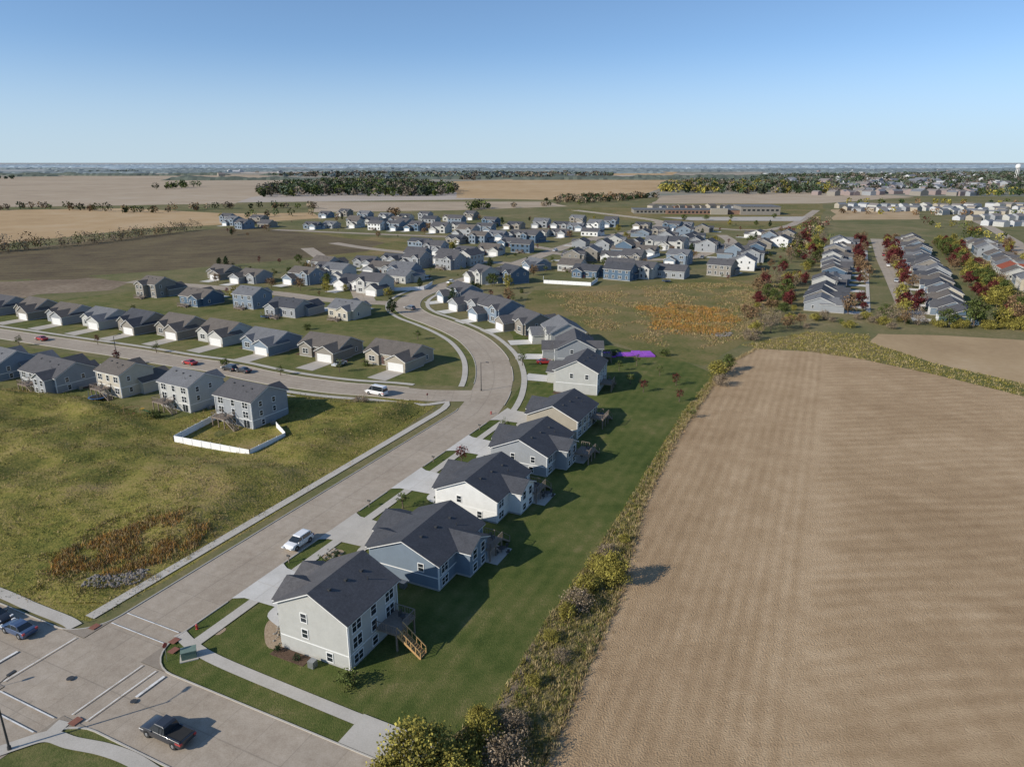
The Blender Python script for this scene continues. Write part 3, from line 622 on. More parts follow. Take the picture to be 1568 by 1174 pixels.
for i in range(8): b.box('windows',22+i*5,25+i*5,-20.06,-19.9,4,6)
b.done('school_building',G(1100,327),math.radians(-4),{'walls':m_brick,'roof':ROOF['grey'],'gym_walls':WALL['taupe'],'gym_roof':ROOF['grey'],'entrance':WALL['tan'],'wing_walls':WALL['taupe'],'wing_roof':ROOF['grey'],'windows':m_glass})
patch('parking_lot',px([(1010,333),(1235,332),(1225,339),(1060,338)]),m_drive2,.22)
mass('townhouse_row',[G(u,322) for u in range(1000,1130,11)],(11,14),(4,5.5),[WALL['tan'],WALL['taupe'],WALL['grey'],m_brick,ROOF['brown'],ROOF['char'],ROOF['brown'],m_found])
b=B(); 
for i in range(6):
    a=i*math.tau/6; b.cyl('legs',(7*math.cos(a),7*math.sin(a),0),(5*math.cos(a),5*math.sin(a),34),.6,.5,6)
b.cyl('riser',(0,0,0),(0,0,34),1.2,1.2,8)
prof=[(3,31),(7.5,34),(9,37),(9,43),(7.5,46),(3,48.5),(.2,49)]
for (r0,z0),(r1,z1) in zip(prof[:-1],prof[1:]): b.cyl('tank',(0,0,z0),(0,0,z1),r0,r1,20)
b.done('water_tower',(*G(1556,272),0),0,{'legs':m_trim,'riser':m_trim,'tank':m_trim})

# ------------------------------------------------------------------ fences
def fence(pts,h=1.6,name='white_vinyl_fence',mat=None):
    b=B(); 
    for a,c in zip(pts[:-1],pts[1:]):
        L=math.dist(a,c); k=max(1,round(L/2.4))
        for i in range(k):
            p=[a[j]+(c[j]-a[j])*i/k for j in (0,1)]; q=[a[j]+(c[j]-a[j])*(i+1)/k for j in (0,1)]
            b.beam('panels',(*p,h/2+.02),(*q,h/2+.02),.04,h-.08); b.beam('rails',(*p,h-.03),(*q,h-.03),.08,.08); b.beam('rails',(*p,.12),(*q,.12),.07,.1)
            b.beam('posts',(*p,0),(*p,h+.1),.14,.14)
        b.beam('posts',(*c,0),(*c,h+.1),.14,.14)
    return b.done(name,(0,0,0),0,{'panels':mat or m_vinyl,'rails':mat or m_vinyl,'posts':mat or m_vinyl})
fence(px([(331,643),(267,677),(383,699),(438,672),(424,656)]),1.45)
fence(px([(600,440),(598,446),(650,444),(662,436)]),1.6)
fence(px([(832,428),(832,434),(905,438),(915,431)]),1.7)
fence(px([(690,389),(722,396),(728,391)]),1.7); fence(px([(955,400),(990,398),(1010,392)]),1.7)
fence(px([(470,403),(520,408)]),1.6)

# ------------------------------------------------------------------ vehicles
def extr(b,part,prof,w0,w1=None):
    n=len(prof); zmin=min(z for _,z in prof); zmax=max(z for _,z in prof); w1=w1 or w0
    wd=lambda z:(w0+(w1-w0)*(z-zmin)/(zmax-zmin))/2
    vs=[(x,-wd(z),z) for x,z in prof]+[(x,wd(z),z) for x,z in prof]
    b.add(part,vs,[tuple(range(n)),tuple(range(2*n-1,n-1,-1))]+[(i,i+n,(i+1)%n+n,(i+1)%n) for i in range(n)])
def car(xy,yaw,kind='suv',col='white',z=.075):
    b=B()
    if kind=='pickup':
        body=[(-2.85,.45),(-2.9,.8),(-2.85,1.1),(1.05,1.12),(1.3,1.12),(2.55,1.02),(2.85,.85),(2.88,.5),(2.7,.32),(-2.7,.35)]
        gh=[(-.75,1.1),(-.6,1.78),(-.3,1.85),(.75,1.84),(1.5,1.12)]; rf=[(-.62,1.80),(-.35,1.9),(.75,1.89),(.85,1.80)]; wx=(-1.8,1.85); W=2.0
    elif kind=='sedan':
        body=[(-2.35,.4),(-2.4,.75),(-2.3,.98),(-1.5,1.02),(1.0,.98),(2.0,.85),(2.35,.65),(2.35,.4),(2.2,.25),(-2.2,.27)]
        gh=[(-1.75,.98),(-1.0,1.38),(-.4,1.43),(.35,1.4),(1.25,.95)]; rf=[(-1.02,1.39),(-.4,1.47),(.35,1.44),(.5,1.36)]; wx=(-1.4,1.42); W=1.85
    elif kind=='van':
        body=[(-2.9,.4),(-2.95,1.0),(-2.9,1.2),(1.7,1.2),(2.5,1.05),(2.8,.8),(2.8,.4),(2.6,.28),(-2.8,.3)]
        gh=[(-2.88,1.18),(-2.8,2.2),(-2.6,2.35),(1.0,2.35),(2.0,1.2)]; rf=[(-2.82,1.7),(-2.82,2.2),(-2.6,2.42),(1.0,2.41),(1.3,2.1),(.4,2.05),(.4,1.7)]; wx=(-1.8,1.8); W=2.0
    else:
        body=[(-2.35,.42),(-2.4,.8),(-2.32,1.08),(1.05,1.08),(2.05,.98),(2.38,.75),(2.38,.45),(2.2,.3),(-2.2,.32)]
        gh=[(-2.25,1.06),(-1.95,1.58),(-1.6,1.66),(.3,1.66),(1.25,1.05)]; rf=[(-1.98,1.6),(-1.6,1.71),(.3,1.70),(.45,1.6)]; wx=(-1.42,1.45); W=1.92
    extr(b,'body',body,W,W*.96); extr(b,'glass',gh,W*.93,W*.72); extr(b,'roof_panel',rf,W*.76,W*.70)
    gz=max(z for _,z in gh)
    for sx in (-1,1):
        for x in ((gh[0][0]+gh[1][0])/2+.28,0.05 if kind!='van' else .7):
            b.beam('roof_panel',(x,sx*(W*.465),body[2][1]-.02),(x,sx*(W*.37),gz-.05),.09,.05)
        b.box('mirrors',.95,1.1,sx*W*.5-.02 if sx<0 else sx*W*.5-.1,sx*W*.5+.1 if sx>0 else sx*W*.5+.02,1.0,1.14)
        for x in wx:
            b.cyl('tyres',(x,sx*(W/2-.24),.34),(x,sx*(W/2+.01),.34),.35,.35,16); b.cyl('hubs',(x,sx*(W/2),.34),(x,sx*(W/2+.025),.34),.2,.18,12)
            b.cyl('arches',(x,sx*(W/2-.3),.38),(x,sx*(W/2+.004),.38),.43,.43,16)
        b.box('headlamps',body[5][0]-.3,body[5][0]+.31,sx*W*.40-.18,sx*W*.40+.18,.66,.8); b.box('tail_lamps',-2.43 if kind in('suv','sedan') else -2.95,-2.2,sx*W*.42-.14,sx*W*.42+.14,.75,.98)
    if kind=='pickup':
        b.box('bed',-2.7,-.85,-.78,.78,1.10,1.135); b.box('tonneau_rails',-2.8,-.8,-.95,-.8,1.1,1.2); b.box('tonneau_rails',-2.8,-.8,.8,.95,1.1,1.2)
    e=b.done('parked_'+('pickup_truck' if kind=='pickup' else 'van' if kind=='van' else 'suv' if kind=='suv' else 'car'),(*xy,z),yaw,{'body':CP[col],'glass':m_glass,'roof_panel':CP[col],'mirrors':CP[col],'tyres':m_black,'hubs':m_metal,'arches':m_black,'headlamps':m_trim,'tail_lamps':CP['red'],'bed':m_black,'tonneau_rails':CP[col]})
    for o in e.children:
        if o.name.startswith('body'):
            mo=o.modifiers.new('bevel','BEVEL'); mo.width=.09; mo.segments=3; mo.limit_method='ANGLE'; mo.angle_limit=.5
            for p in o.data.polygons: p.use_smooth=True
        if o.name.startswith('glass') or o.name.startswith('roof_panel'):
            mo=o.modifiers.new('bevel','BEVEL'); mo.width=.035; mo.segments=2; mo.limit_method='ANGLE'; mo.angle_limit=.5
    return e
yA=math.atan2(TD[1],TD[0]); yB=math.atan2(TN[1],TN[0]); yC=math.radians(150)
car(SN(25.3,-1.5),yA+math.pi,'suv','white')
car(G(258,1128),yB+math.pi,'pickup','black'); car(G(30,968),yB+math.pi,'sedan','blue'); car(G(-6,948),yB,'sedan','black')
car(G(577,604),yC,'van','white'); car(G(291,558),yC,'sedan','red'); car(G(352,567),yC,'suv','black'); car(G(373,570),yC,'sedan','black'); car(G(64,521),yC,'sedan','red')
car(G(628,474),yA+1.3,'suv','grey'); car(G(834,557),.1,'sedan','red',.1)
car(G(520,560),math.radians(240),'sedan','silver',.08)
for u,v,c in [(690,434,'white'),(770,412,'black'),(1075,396,'grey'),(1360,408,'white'),(1372,432,'silver'),(1353,392,'red'),(850,385,'silver'),(1095,384,'white')]: car(G(u,v),yA+R.choice((0,3.14)),'suv',c)

# ------------------------------------------------------------------ street furniture
def lamp(xy,rz,h=8.5):
    b=B(); b.cyl('base',(0,0,0),(0,0,.5),.2,.17,10); b.cyl('pole',(0,0,.4),(0,0,h),.11,.07,10); b.beam('arm',(0,0,h-.2),(1.6,0,h+.15),.07,.07); b.box('lamp_head',1.4,2.2,-.17,.17,h+.08,h+.24); b.done('street_lamp',(*xy,0),rz,{k:m_pmetal for k in('base','pole','arm','lamp_head')})
lamp(G(15,1148),1.2,7.5); lamp(SN(104,-11.8),yB,7.5); lamp(G(180,553),1,7.5)
b=B(); b.box('cabinet',-.8,.8,-.55,.55,.12,1.05); b.box('lid',-.85,.85,-.6,.6,1.05,1.13); b.box('pad',-1,1,-.8,.8,0,.12); b.done('utility_box',(*G(290,1006),0),.4,{'cabinet':smat('utility_green',(.12,.18,.14)),'lid':smat('utility_green_lid',(.15,.21,.17)),'pad':m_walk})
def hydrant(xy):
    b=B(); b.cyl('barrel',(0,0,0),(0,0,.6),.13,.12,10); b.cyl('bonnet',(0,0,.6),(0,0,.78),.15,.04,10); b.cyl('outlets',(-.22,0,.45),(.22,0,.45),.06,.06,8); b.cyl('flange',(0,0,0),(0,0,.06),.2,.2,10)
    m=CP['red']; b.done('fire_hydrant',(*xy,0),0,{k:m for k in('barrel','bonnet','outlets','flange')})
hydrant(SN(4.2,.9)); hydrant(G(752,634))
def sign(xy,rz):
    b=B(); b.cyl('post',(0,0,0),(0,0,2.4),.03,.03,6); vs=[(d,.33*math.cos(math.tau*(i+.5)/8),2.2+.33*math.sin(math.tau*(i+.5)/8)) for d in(.04,.06) for i in range(8)]
    b.add('plate',vs,[tuple(range(8)),tuple(range(15,7,-1))]+[(i,i+8,(i+1)%8+8,(i+1)%8) for i in range(8)]); b.done('stop_sign',(*xy,0),rz,{'post':m_metal,'plate':CP['red']})
sign(SN(-13.6,-11.4),yB+3.14); sign(G(655,617),2.6); sign(SN(-1.6,2.6),yB)
def mailbox(xy,rz):
    b=B(); b.box('post',-.05,.05,-.05,.05,0,1.05); b.box('box',-.28,.28,-.1,.1,1.05,1.22); b.cyl('lid',(-.28,0,1.22),(.28,0,1.22),.1,.1,10); b.done('mailbox',(*xy,0),rz,{'post':m_wood2,'box':m_pmetal,'lid':m_pmetal})
for s in (20.8,40,60.5,79.5): mailbox(SN(s,.6),yB)
b=B()
for x in(-1.6,1.6):
    b.beam('frame',(x,-.8,0),(x,0,2.2),.1,.1); b.beam('frame',(x,.8,0),(x,0,2.2),.1,.1)
b.beam('frame',(-1.6,0,2.2),(1.6,0,2.2),.12,.12)
for x in(-.8,.3): b.beam('swings',(x-.2,0,2.1),(x-.2,0,.6),.03,.03); b.beam('swings',(x+.2,0,2.1),(x+.2,0,.6),.03,.03); b.box('swings',x-.25,x+.25,-.12,.12,.55,.6)
b.beam('slide',(1.7,0,1.5),(3.9,0,.15),.6,.06); b.box('tower',1.6,2.6,-.5,.5,1.35,1.45); b.done('playset',(*G(203,637),.05),.5,{'frame':m_wood,'swings':CP['red'],'slide':smat('slide_green',(.1,.4,.1)),'tower':smat('tower_yellow',(.6,.35,.05))})
def tramp(xy):
    b=B(); b.cyl('mat',(0,0,.8),(0,0,.83),1.7,1.7,24); b.cyl('pad',(0,0,.76),(0,0,.795),2.05,2.05,24)
    for i in range(6):
        a=i*math.tau/6; x,y=2*math.cos(a),2*math.sin(a); b.cyl('legs',(x,y,0),(x,y,2.6),.04,.04,6)
    b.done('trampoline',(*xy,0),0,{'mat':m_black,'pad':smat('pad_blue',(.04,.13,.32)),'legs':m_metal})
tramp(G(408,487)); tramp(G(1020,432)); tramp(G(150,612))
b=B(); m_purp=gmat('purple_plastic',[(.22,.06,.40),(.38,.12,.55)],[(.6,.5),(3,.5)],rough=.6)
for i in range(5): b.box('sheet',-7+i*2.9,-4.3+i*2.9,-2.6+.9*math.sin(i*1.3),2.4+.8*math.cos(i*2),.02,.2+.06*i)
b.done('purple_tarp',(*G(962,543),0),.1,{'sheet':m_purp})
for s,n in ((35.5,28),(55.3,27),(74.5,27)):
    patch('patio',[SN(s-2.5,n-4),SN(s-2.5,n),SN(s+2.5,n),SN(s+2.5,n-4)],m_walk,.05)
    b=B(); b.cyl('top',(0,0,.7),(0,0,.74),.6,.6,14); b.cyl('stem',(0,0,0),(0,0,.7),.05,.05,6)
    for i in range(4):
        a=i*1.57+.6; x,y=1.05*math.cos(a),1.05*math.sin(a); b.box('chairs',x-.22,x+.22,y-.22,y+.22,.38,.45); b.box('chairs',x*1.2-.2,x*1.2+.2,y*1.2-.05,y*1.2+.05,.45,.95); b.box('chairs',x-.03,x+.03,y-.03,y+.03,0,.4)
    b.done('patio_table',(*SN(s+1,n-1.0),.05),.3,{'top':m_pmetal,'stem':m_pmetal,'chairs':m_pmetal})

# ------------------------------------------------------------------ vegetation
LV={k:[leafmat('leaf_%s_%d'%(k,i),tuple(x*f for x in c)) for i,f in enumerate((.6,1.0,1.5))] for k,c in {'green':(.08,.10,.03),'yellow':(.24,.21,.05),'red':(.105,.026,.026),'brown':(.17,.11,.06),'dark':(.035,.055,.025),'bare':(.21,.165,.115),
  'hazed_green':(.085,.105,.07),'hazed_brown':(.14,.12,.095)}.items()}  # last two: green and brown foliage with distance haze in the colour
LV['far']=[leafmat('leaf_far_hazed_%d'%i,tuple(x*f for x in (.14,.175,.18)),.1) for i,f in enumerate((.85,1,1.15))]  # farthest foliage: blue-grey haze painted into the leaf colour
def tree_mesh(name,col,Rr,Ht,z0,ncl,per,leaf,clr,trunk=.15,shape=1.0):
    b=B(); top=z0+(Ht-z0)*.7
    b.cyl('t',(0,0,-.1),(.05,.03,z0+.3),trunk,trunk*.7,7); b.cyl('t',(.05,.03,z0+.3),(0,.1,top),trunk*.7,trunk*.2,6)
    for i in range(7):
        a=i*2.4; zz=z0+(top-z0)*i/8; l=Rr*.75
        b.cyl('t',(.03,.03,zz),(l*math.cos(a),l*math.sin(a),zz+l*.75),trunk*.4,trunk*.1,5)
    V0,F0=b.p['t']
    d=NR.normal(size=(ncl,3)); d/=np.linalg.norm(d,axis=1,keepdims=True); rr=NR.uniform(.25,1,ncl)**.45
    c=d*rr[:,None]; k=1-.35*np.clip(c[:,2],0,1)*shape
    c[:,0]*=k; c[:,1]*=k
    c=c*np.array([Rr,Rr,(Ht-z0)/2])*NR.uniform(.75,1.2,(ncl,1))+np.array([0,0,(Ht+z0)/2])
    C_=np.repeat(c,per,0)+NR.normal(0,clr,(ncl*per,3))*np.array([1,1,.75]); C_[:,2]=np.maximum(C_[:,2],.15)
    Q=quads(C_,leaf); mi=np.repeat(NR.choice([0,1,1,2],ncl),per)
    me=bpy.data.meshes.new(name)
    nv=len(V0); N=len(Q)//4
    verts=V0+[tuple(v) for v in Q]; faces=F0+[(nv+4*i,nv+4*i+1,nv+4*i+2,nv+4*i+3) for i in range(N)]
    me.from_pydata(verts,[],faces); 
    for m in LV[col]+[m_bark]: me.materials.append(m)
    me.polygons.foreach_set('material_index',[3]*len(F0)+[int(x) for x in mi]); me.update(); return me
TMesh={}
def T(kind):
    if kind not in TMesh:
        sp={'green_tree':('green',3,7.5,1.8,60,22,.26,.5),'yellow_tree':('yellow',2.6,7,1.5,55,22,.26,.5),'red_maple_tree':('red',2.5,6.8,1.3,50,24,.26,.42),'brown_tree':('brown',2.8,7,1.5,45,18,.25,.5),
            'young_tree':('green',1.1,3.8,1.2,22,16,.14,.22),'young_red_tree':('red',1.1,3.8,1.2,22,16,.14,.22),'bare_tree':('bare',2.6,7,1.2,60,14,.16,.5),'pine_tree':('dark',1.8,6.5,.4,60,20,.22,.3),
            'shrub':('green',1.4,2.0,.1,30,20,.15,.28),'yellow_bush':('yellow',2.7,5.2,.2,150,34,.14,.38),'olive_bush':('yellow',2.2,3.2,.2,70,28,.14,.36),'bare_bush':('bare',2.4,3.0,.2,80,24,.12,.4),'small_shrub':('dark',.5,.9,.05,14,16,.09,.13)}[kind]
        col,r_,h_,z_,n_,p_,l_,c_=sp
        TMesh[kind]=[tree_mesh(kind,col,r_,h_,z_,n_,p_,l_,c_,trunk=.05+.02*h_,shape=1.0 if kind!='pine_tree' else 2.2) for _ in range(2 if 'bush' in kind or 'small' in kind else 3)]
    return R.choice(TMesh[kind])
def tree(kind,xy,s=1):
    o=bpy.data.objects.new(kind,T(kind)); link(o); o.location=(*xy,0); o.rotation_euler=(0,0,R.uniform(0,6.28)); o.scale=(s*R.uniform(.85,1.15),s*R.uniform(.85,1.15),s*R.uniform(.8,1.2)); return o
def free(p,m=1.0): return all((p[0]-x)**2+(p[1]-y)**2>(r_*m)**2 for x,y,r_ in OCC)
for u,v,k,s in [(640,1190,'yellow_bush',1.15),(690,1200,'yellow_bush',.9),(600,1220,'yellow_bush',.8),(740,1140,'olive_bush',.8),(775,1175,'bare_bush',.9),(715,1185,'olive_bush',.8),(735,1110,'yellow_bush',.45),(935,895,'yellow_bush',.8),(915,870,'olive_bush',.7),(885,930,'bare_bush',.8),(868,945,'olive_bush',.6),(900,905,'olive_bush',.8),
  (845,980,'olive_bush',.45),(860,1010,'bare_bush',.5),(818,1050,'olive_bush',.4),(790,1120,'bare_bush',.7),(955,830,'olive_bush',.45),(930,850,'bare_bush',.6),(1100,575,'olive_bush',1.4),(1115,568,'green_tree',.6),(1105,590,'bare_bush',.9),(1150,520,'bare_bush',1.4),(1040,615,'young_red_tree',.9),(1035,590,'young_red_tree',1),(1060,640,'young_tree',.7)]:
    tree(k,G(u,v),s)
for u,v in [(1165,490),(1180,478),(1200,482),(1170,505),(1190,498),(1210,490),(1225,500),(1160,470),(1175,460),(1150,500),(1185,468),(1200,462),(1345,492),(1365,494),(1385,497),(1405,498),(1355,487),(1375,488),(1215,475),(1205,450),(1212,430),(1218,440),(1195,440),(1140,485),(1155,512),(1180,510),(1205,503)]:
    tree(R.choice(['green_tree','bare_tree','brown_tree','olive_bush','bare_tree','yellow_tree']),G(u,v),R.uniform(.6,1.0))
for u in range(1430,1600,10): tree('olive_bush' if R.random()<.6 else 'green_tree',G(u,499+(u-1430)*.04+R.uniform(-4,3)),R.uniform(.6,1.2) if R.random()<.7 else .6)
for u in range(1235,1430,13): tree(R.choice(['shrub','bare_bush','olive_bush']),G(u,R.uniform(488,505)),R.uniform(.5,1.1))
for s,n,k in [(9,10.4,'small_shrub'),(7.6,11.5,'small_shrub'),(5.2,13,'small_shrub'),(5,16,'small_shrub'),(4.2,24.2,'shrub'),(21,7.5,'young_tree'),(25,9.5,'small_shrub'),(23.5,11,'small_shrub'),(23.2,13,'small_shrub'),(23.2,15,'small_shrub'),(44,10.2,'small_shrub'),(46,10.2,'small_shrub'),(43,12.5,'small_shrub'),(42,6,'young_tree'),(63,10,'small_shrub'),(65,10.3,'small_shrub'),(62.6,13,'small_shrub'),(62,6,'young_red_tree'),(81,6,'young_tree'),(84,9,'small_shrub'),(24.5,6.2,'small_shrub'),(25.5,5.4,'small_shrub')]:
    tree(k,SN(s,n),.9)
for u,v,k in [(553,622,'bare_bush'),(948,568,'young_tree'),(975,560,'young_tree'),(965,588,'young_tree'),(1010,575,'young_tree'),(1018,545,'shrub'),(985,600,'young_red_tree'),(940,545,'shrub'),(845,570,'young_red_tree'),(800,560,'young_tree'),(345,560,'shrub'),(430,575,'young_tree'),(520,570,'young_tree'),(240,540,'young_tree'),(150,528,'young_red_tree'),(30,530,'young_tree'),(560,560,'shrub'),(180,560,'young_red_tree'),(640,520,'young_tree'),(600,480,'pine_tree'),(205,478,'young_tree'),(300,500,'shrub'),(470,505,'shrub'),(236,640,'shrub')]:
    tree(k,G(u,v),R.uniform(.8,1.1))
for _ in range(420):
    u=R.uniform(330,1200); v=R.uniform(335,470); p=G(u,v)
    if free(p,1.15) and all(math.dist(p,q)>7 for c in SR+[A,D] for q in c[::2]):
        if u>800 and v>430: continue
        if u<640 and 366<v<402: continue
        tree(R.choice(['young_tree','young_red_tree','shrub','young_tree','brown_tree','pine_tree','green_tree','yellow_tree']),p,R.uniform(.45,.95))
for n,cnt,ks in ((-14,34,['red_maple_tree','red_maple_tree','green_tree','bare_tree','yellow_tree']),(-24,24,['green_tree','bare_tree','brown_tree','red_maple_tree']),(12.5,30,['red_maple_tree','red_maple_tree','brown_tree']),(31.5,36,['red_maple_tree','red_maple_tree','yellow_tree','brown_tree']),(62,60,['red_maple_tree','green_tree','yellow_tree','brown_tree','green_tree']),(68,50,['green_tree','yellow_tree','red_maple_tree','brown_tree']),(98,30,['red_maple_tree','yellow_tree','brown_tree']),(115,30,['red_maple_tree','green_tree']),(146,60,['green_tree','yellow_tree','red_maple_tree','brown_tree']),(180,30,['green_tree','red_maple_tree']),(196,30,['yellow_tree','red_maple_tree','green_tree']),(230,50,['green_tree','yellow_tree','red_maple_tree']),(270,40,['green_tree','yellow_tree','brown_tree'])):
    for i in range(cnt):
        p=EN(R.uniform(-8,290),n+R.uniform(-4,4))
        if p[0]/p[1]>.86 or not free(p,.9): continue
        tree(R.choice(ks),p,R.uniform(.55,1.15))
def woods(name,pts,Rr,Ht,per,leaf,cols):
    pts=np.asarray(pts,float); n=len(pts)
    hs=NR.uniform(.6,1.2,n)
    d=NR.normal(size=(n,per,3)); d/=np.linalg.norm(d,axis=2,keepdims=True); d*=NR.uniform(.55,1.05,(n,per,1))
    C_=d*np.array([Rr,Rr,Ht/2*.9])[None,None]*hs[:,None,None]; C_[:,:,2]+=(Ht*.5*hs)[:,None]; C_[:,:,:2]+=pts[:,None,:]
    C_=C_.reshape(-1,3); Q=quads(C_,leaf)
    mats=[m for c in cols for m in LV[c]]; mi=np.repeat(NR.randint(0,len(mats),n),per)
    link(bpy.data.objects.new(name,fast_mesh(name,Q,4,mats,mi)))
def along(pl,sp,jit):
    q=resample(px(pl),sp); return [(x+R.gauss(0,jit),y+R.gauss(0,jit)) for x,y in q]
woods('distant_woods',scatter(px([(395,296),(430,287),(520,280),(640,283),(700,292),(690,300),(600,301),(500,300),(400,302)]),900),8,17,50,2.2,['dark','hazed_green','hazed_brown','green'])
woods('distant_woods',scatter(px([(405,270),(480,266),(700,265),(940,267),(930,273),(700,276),(500,272)]),520),16,15,26,5,['hazed_green','hazed_brown','far'])
woods('distant_woods',scatter(px([(1010,295),(1020,285),(1070,280),(1180,285),(1290,290),(1300,296),(1150,298)]),480),8,16,45,2.3,['dark','hazed_green','hazed_brown','yellow'])
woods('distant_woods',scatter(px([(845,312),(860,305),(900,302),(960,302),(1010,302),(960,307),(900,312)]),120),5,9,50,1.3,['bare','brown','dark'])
woods('distant_woods',scatter(px([(1100,285),(1180,270),(1620,264),(1620,300),(1400,298)]),1100),9,14,26,3,['hazed_green','hazed_green','hazed_brown','dark'])
woods('tree_row',along([(-60,392),(0,386),(60,381),(150,372),(210,364),(300,352)],2.2,2.4),3.4,9,60,.5,['bare','brown','bare','bare','green'])
woods('tree_row',along([(-60,384),(10,384),(40,383)],3,3),4.5,13,90,.6,['bare','brown'])
woods('tree_row',along([(0,322),(60,320),(150,323),(240,326),(330,320),(440,318),(480,320)],9,7),5,9,50,1.2,['green','dark','bare','brown'])
woods('tree_row',along([(375,333),(445,331),(470,331)],9,5),3.6,8,50,1,['bare','green','dark'])
woods('tree_row',along([(-100,275),(20,274)],12,8),8,14,40,3,['hazed_green'])
woods('tree_row',along([(250,290),(300,286)],12,12),8,15,50,2,['dark','green'])
woods('tree_row',along([(120,266),(215,264)],16,16),10,14,30,4,['hazed_green'])
woods('tree_row',along([(840,308),(1000,303)],9,5),4,7,40,1.3,['bare','dark'])
woods('tree_row',along([(720,322),(735,318),(748,320)],5,4),4.5,10,60,1.1,['green','dark'])
woods('tree_row',along([(600,333),(610,330)],5,3),4,9,50,1.1,['brown'])
woods('tree_row',along([(780,318),(870,314)],14,8),4,8,50,1.1,['bare','green'])
woods('tree_row',along([(1255,340),(1230,370),(1222,400)],6,6),3.2,6,50,.7,['green','bare','red','yellow'])
woods('tree_row',along([(1440,345),(1470,352),(1520,372)],8,8),3.5,7,45,.8,['green','yellow','red'])
woods('tree_row',along([(1515,300),(1568,296),(1620,300)],6,14),7,13,45,1.8,['green','yellow','dark'])
woods('tree_row',along([(1290,312),(1420,312),(1568,314)],14,8),4,8,40,1.4,['green','yellow','dark','brown'])
woods('tree_row',along([(1300,326),(1568,332)],14,10),4,7,40,1.2,['green','yellow','brown'])
# far wooded ridges: lumpy bands of canopy, aerial haze painted into the colours, paler and bluer with distance
def ridge(name,lines,mat,h,dep,sd):
    V=[];Fs=[]
    for X,Y,L,sl in lines:
        n=max(3,int(L/sd)); k=len(V)
        for i in range(n+1):
            x=X-L/2+i*sd; y=Y+(i*sd-L/2)*sl+30*mnoise.noise(Vector((x/200,Y,0))); e=min(1,min(i,n-i)/3+.15)
            t=h*e*(.75+.45*mnoise.noise(Vector((x/90,Y/10,1)))+.35*R.uniform(-.5,.5))
            dd=dep*R.uniform(.8,1.2)
            V+=[(x,y-dd,0),(x,y-dd*.75,t*.7),(x,y-dd*.2,t),(x,y+dd*.5,t*.8),(x,y+dd,0)]
        for i in range(n):
            for j in range(4): Fs.append((k+5*i+j,k+5*i+5+j,k+5*i+6+j,k+5*i+1+j))
    mobj(name,V,Fs,mat)
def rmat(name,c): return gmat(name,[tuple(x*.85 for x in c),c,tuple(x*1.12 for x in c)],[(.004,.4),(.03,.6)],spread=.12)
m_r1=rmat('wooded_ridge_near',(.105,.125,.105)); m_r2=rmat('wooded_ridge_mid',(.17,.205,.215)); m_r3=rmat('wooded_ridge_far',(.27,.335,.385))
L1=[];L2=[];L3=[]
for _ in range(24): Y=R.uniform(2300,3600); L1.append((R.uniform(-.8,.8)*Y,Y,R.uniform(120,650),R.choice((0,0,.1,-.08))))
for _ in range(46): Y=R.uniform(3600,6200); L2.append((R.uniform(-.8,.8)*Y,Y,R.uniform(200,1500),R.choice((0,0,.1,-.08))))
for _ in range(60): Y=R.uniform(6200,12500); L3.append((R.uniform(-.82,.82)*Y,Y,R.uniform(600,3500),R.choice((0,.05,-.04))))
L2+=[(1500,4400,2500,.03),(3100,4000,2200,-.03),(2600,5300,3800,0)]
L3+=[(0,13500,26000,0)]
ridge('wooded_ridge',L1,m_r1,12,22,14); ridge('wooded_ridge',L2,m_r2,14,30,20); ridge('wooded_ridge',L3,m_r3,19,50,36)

mS=leafmat('grass_straw',(.36,.285,.15)); mO=leafmat('grass_olive',(.20,.18,.055)); mG=leafmat('grass_green',(.10,.125,.03)); mR=leafmat('reed_orange',(.42,.22,.06)); mRb=leafmat('reed_brown',(.30,.21,.11)); mY=leafmat('grass_yellow',(.26,.22,.055))
nearweed=px([(590,1230),(620,1150),(690,1130),(752,1085),(800,1010),(830,960),(878,893),(945,795),(1000,705),(1048,628),(1095,572)]+[(u,v) for u,v in FE[::-1][2:]])
tufts('wild_grass',scatter(nearweed,14000),.5,.045,[mS,mO,mS,mY,mO,mG],7,.18)
tufts('wild_grass',scatter(weed2,3500),.5,.09,[mO,mS,mY],5,.3)
rb=px([(75,880),(95,845),(150,828),(220,812),(300,800),(322,812),(300,838),(245,862),(190,880),(110,893)])
tufts('reeds',scatter(rb,2200,3.5,4),.6,.05,[mR,mRb,mRb,mY,mS,mR],7,.32,zmead)
rb3=px([(40,900),(60,850),(130,815),(230,790),(340,795),(330,830),(240,890),(120,915)])
tufts('reeds',scatter(rb3,1500,3,9),.4,.05,[mO,mRb,mY,mS],6,.28,zmead)
rb2=px([(975,470),(1040,462),(1115,474),(1132,492),(1108,512),(1050,514),(995,503)])
tufts('reeds',scatter(rb2,3500,9,2),.8,.12,[mR,mR,mRb,mO],5,.6)
tufts('wild_grass',scatter(meadow,16000,7,1),.2,.05,[mO,mY,mO,mG,mS],4,.35,zmead)
tufts('wild_grass',scatter(meadow,5000,4,7),.42,.05,[mO,mRb,mS,mG],5,.3,zmead)
tufts('wild_grass',scatter(px([(835,450),(1100,430),(1190,430),(1200,460),(1150,515),(1050,540),(900,500)]),7000,12,3),.45,.13,[mO,mS,mRb,mRb],4,.6)
edge=[]
for x,y in resample(px(FE[1:]),.35): 
    for _ in range(3): edge.append((x+R.gauss(-.1,.35),y+R.gauss(0,.35)))
tufts('wild_grass',np.array(edge),.6,.045,[mS,mS,mRb],6,.15)
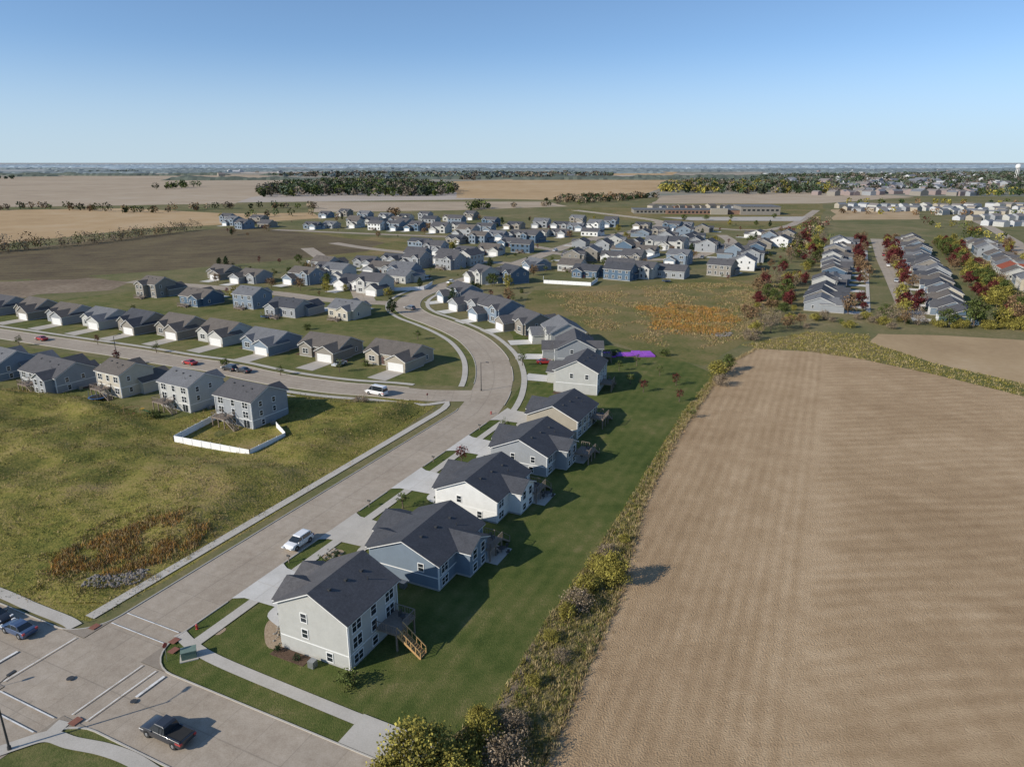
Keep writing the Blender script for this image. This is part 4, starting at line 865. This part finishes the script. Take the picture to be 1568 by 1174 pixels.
def rocks(name,poly,n,s0,s1,mat):
    V=[];Fs=[]
    bm0=bmesh.new(); bmesh.ops.create_icosphere(bm0,subdivisions=1,radius=1); bv=[v.co.copy() for v in bm0.verts]; bf=[[v.index for v in f.verts] for f in bm0.faces]; bm0.free()
    pp=scatter(poly,n); zz=zmead(pp)
    for (x,y),z in zip(pp,zz):
        s=R.uniform(s0,s1); k=len(V); sx,sy,sz=R.uniform(.8,1.3),R.uniform(.7,1.1),R.uniform(.5,.8)
        V+=[(x+v.x*s*sx*R.uniform(.8,1.15),y+v.y*s*sy*R.uniform(.8,1.15),z+s*.2+v.z*s*sz) for v in bv]; Fs+=[tuple(k+i for i in f) for f in bf]
    mobj(name,V,Fs,mat)
m_rock=gmat('grey_rock',[(.12,.11,.10),(.27,.245,.22)],[(1.5,.5),(8,.5)],bump=.03)
rocks('rock_pile',px([(125,903),(140,885),(205,873),(232,872),(212,893),(160,906)]),300,.12,.3,m_rock)
rocks('landscape_rocks',px([(412,985),(425,955),(448,958),(462,985),(440,992)]),40,.1,.25,m_stone)
rocks('landscape_rocks',px([(497,855),(500,842),(515,840),(520,852),(508,858)]),25,.12,.3,m_stone)
rocks('rock_pile',px([(1090,512),(1110,508),(1125,512),(1105,518)]),40,.3,.6,m_rock)

# ------------------------------------------------------------------ light, sky, camera
EL=27.5; sx,sy=-.887,-.46
w=bpy.data.worlds.new("World"); sc.world=w; w.use_nodes=True; nt=w.node_tree; bg=nt.nodes['Background']
sk=nt.nodes.new('ShaderNodeTexSky'); sk.sky_type='NISHITA'; sk.sun_disc=False; sk.sun_elevation=math.radians(EL); sk.sun_rotation=math.atan2(sx,sy); sk.altitude=300; sk.air_density=1.0; sk.dust_density=.3; sk.ozone_density=2.6
tc=nt.nodes.new('ShaderNodeTexCoord'); mp=nt.nodes.new('ShaderNodeMapping'); mp.vector_type='POINT'; mp.inputs['Scale'].default_value=(1,1,1.35); mp.inputs['Location'].default_value=(0,0,.075)
nm=nt.nodes.new('ShaderNodeVectorMath'); nm.operation='NORMALIZE'
nt.links.new(tc.outputs['Generated'],mp.inputs[0]); nt.links.new(mp.outputs[0],nm.inputs[0]); nt.links.new(nm.outputs[0],sk.inputs[0])
hs=nt.nodes.new('ShaderNodeHueSaturation'); hs.inputs['Saturation'].default_value=1.06; hs.inputs['Value'].default_value=1.2
nt.links.new(sk.outputs[0],hs.inputs['Color'])
# pale haze layer hugging the horizon
sz=nt.nodes.new('ShaderNodeSeparateXYZ'); nt.links.new(tc.outputs['Generated'],sz.inputs[0])
mr=nt.nodes.new('ShaderNodeMapRange'); mr.interpolation_type='SMOOTHSTEP'; mr.inputs['From Min'].default_value=-.01; mr.inputs['From Max'].default_value=.15; mr.inputs['To Min'].default_value=.85; mr.inputs['To Max'].default_value=0
nt.links.new(sz.outputs[2],mr.inputs['Value'])
mx=nt.nodes.new('ShaderNodeMix'); mx.data_type='RGBA'; nt.links.new(mr.outputs[0],mx.inputs[0]); nt.links.new(hs.outputs[0],mx.inputs[6]); mx.inputs[7].default_value=(3.75,4.6,5.3,1)
nt.links.new(mx.outputs[2],bg.inputs[0]); bg.inputs[1].default_value=.14
ld=bpy.data.lights.new('sun','SUN'); ld.energy=5.0; ld.angle=math.radians(.5); ld.color=(1,.925,.80); lo=bpy.data.objects.new('sun',ld); link(lo)
ce=math.cos(math.radians(EL)); lo.rotation_euler=Vector((-sx*ce,-sy*ce,-math.sin(math.radians(EL)))).to_track_quat('-Z','Y').to_euler(); lo.location=(-100,-50,100)
cd=bpy.data.cameras.new('camera'); cd.sensor_width=36; cd.lens=36*F/1568; cd.clip_start=.5; cd.clip_end=150000
co=bpy.data.objects.new('camera',cd); link(co); co.location=(0,0,H); co.rotation_euler=(math.radians(90-17.3),0,0); sc.camera=co
sc.view_settings.view_transform='Standard'; sc.view_settings.look='None'; sc.view_settings.exposure=0
print('objects',len(bpy.data.objects),'polys',sum(len(m.polygons) for m in bpy.data.meshes))
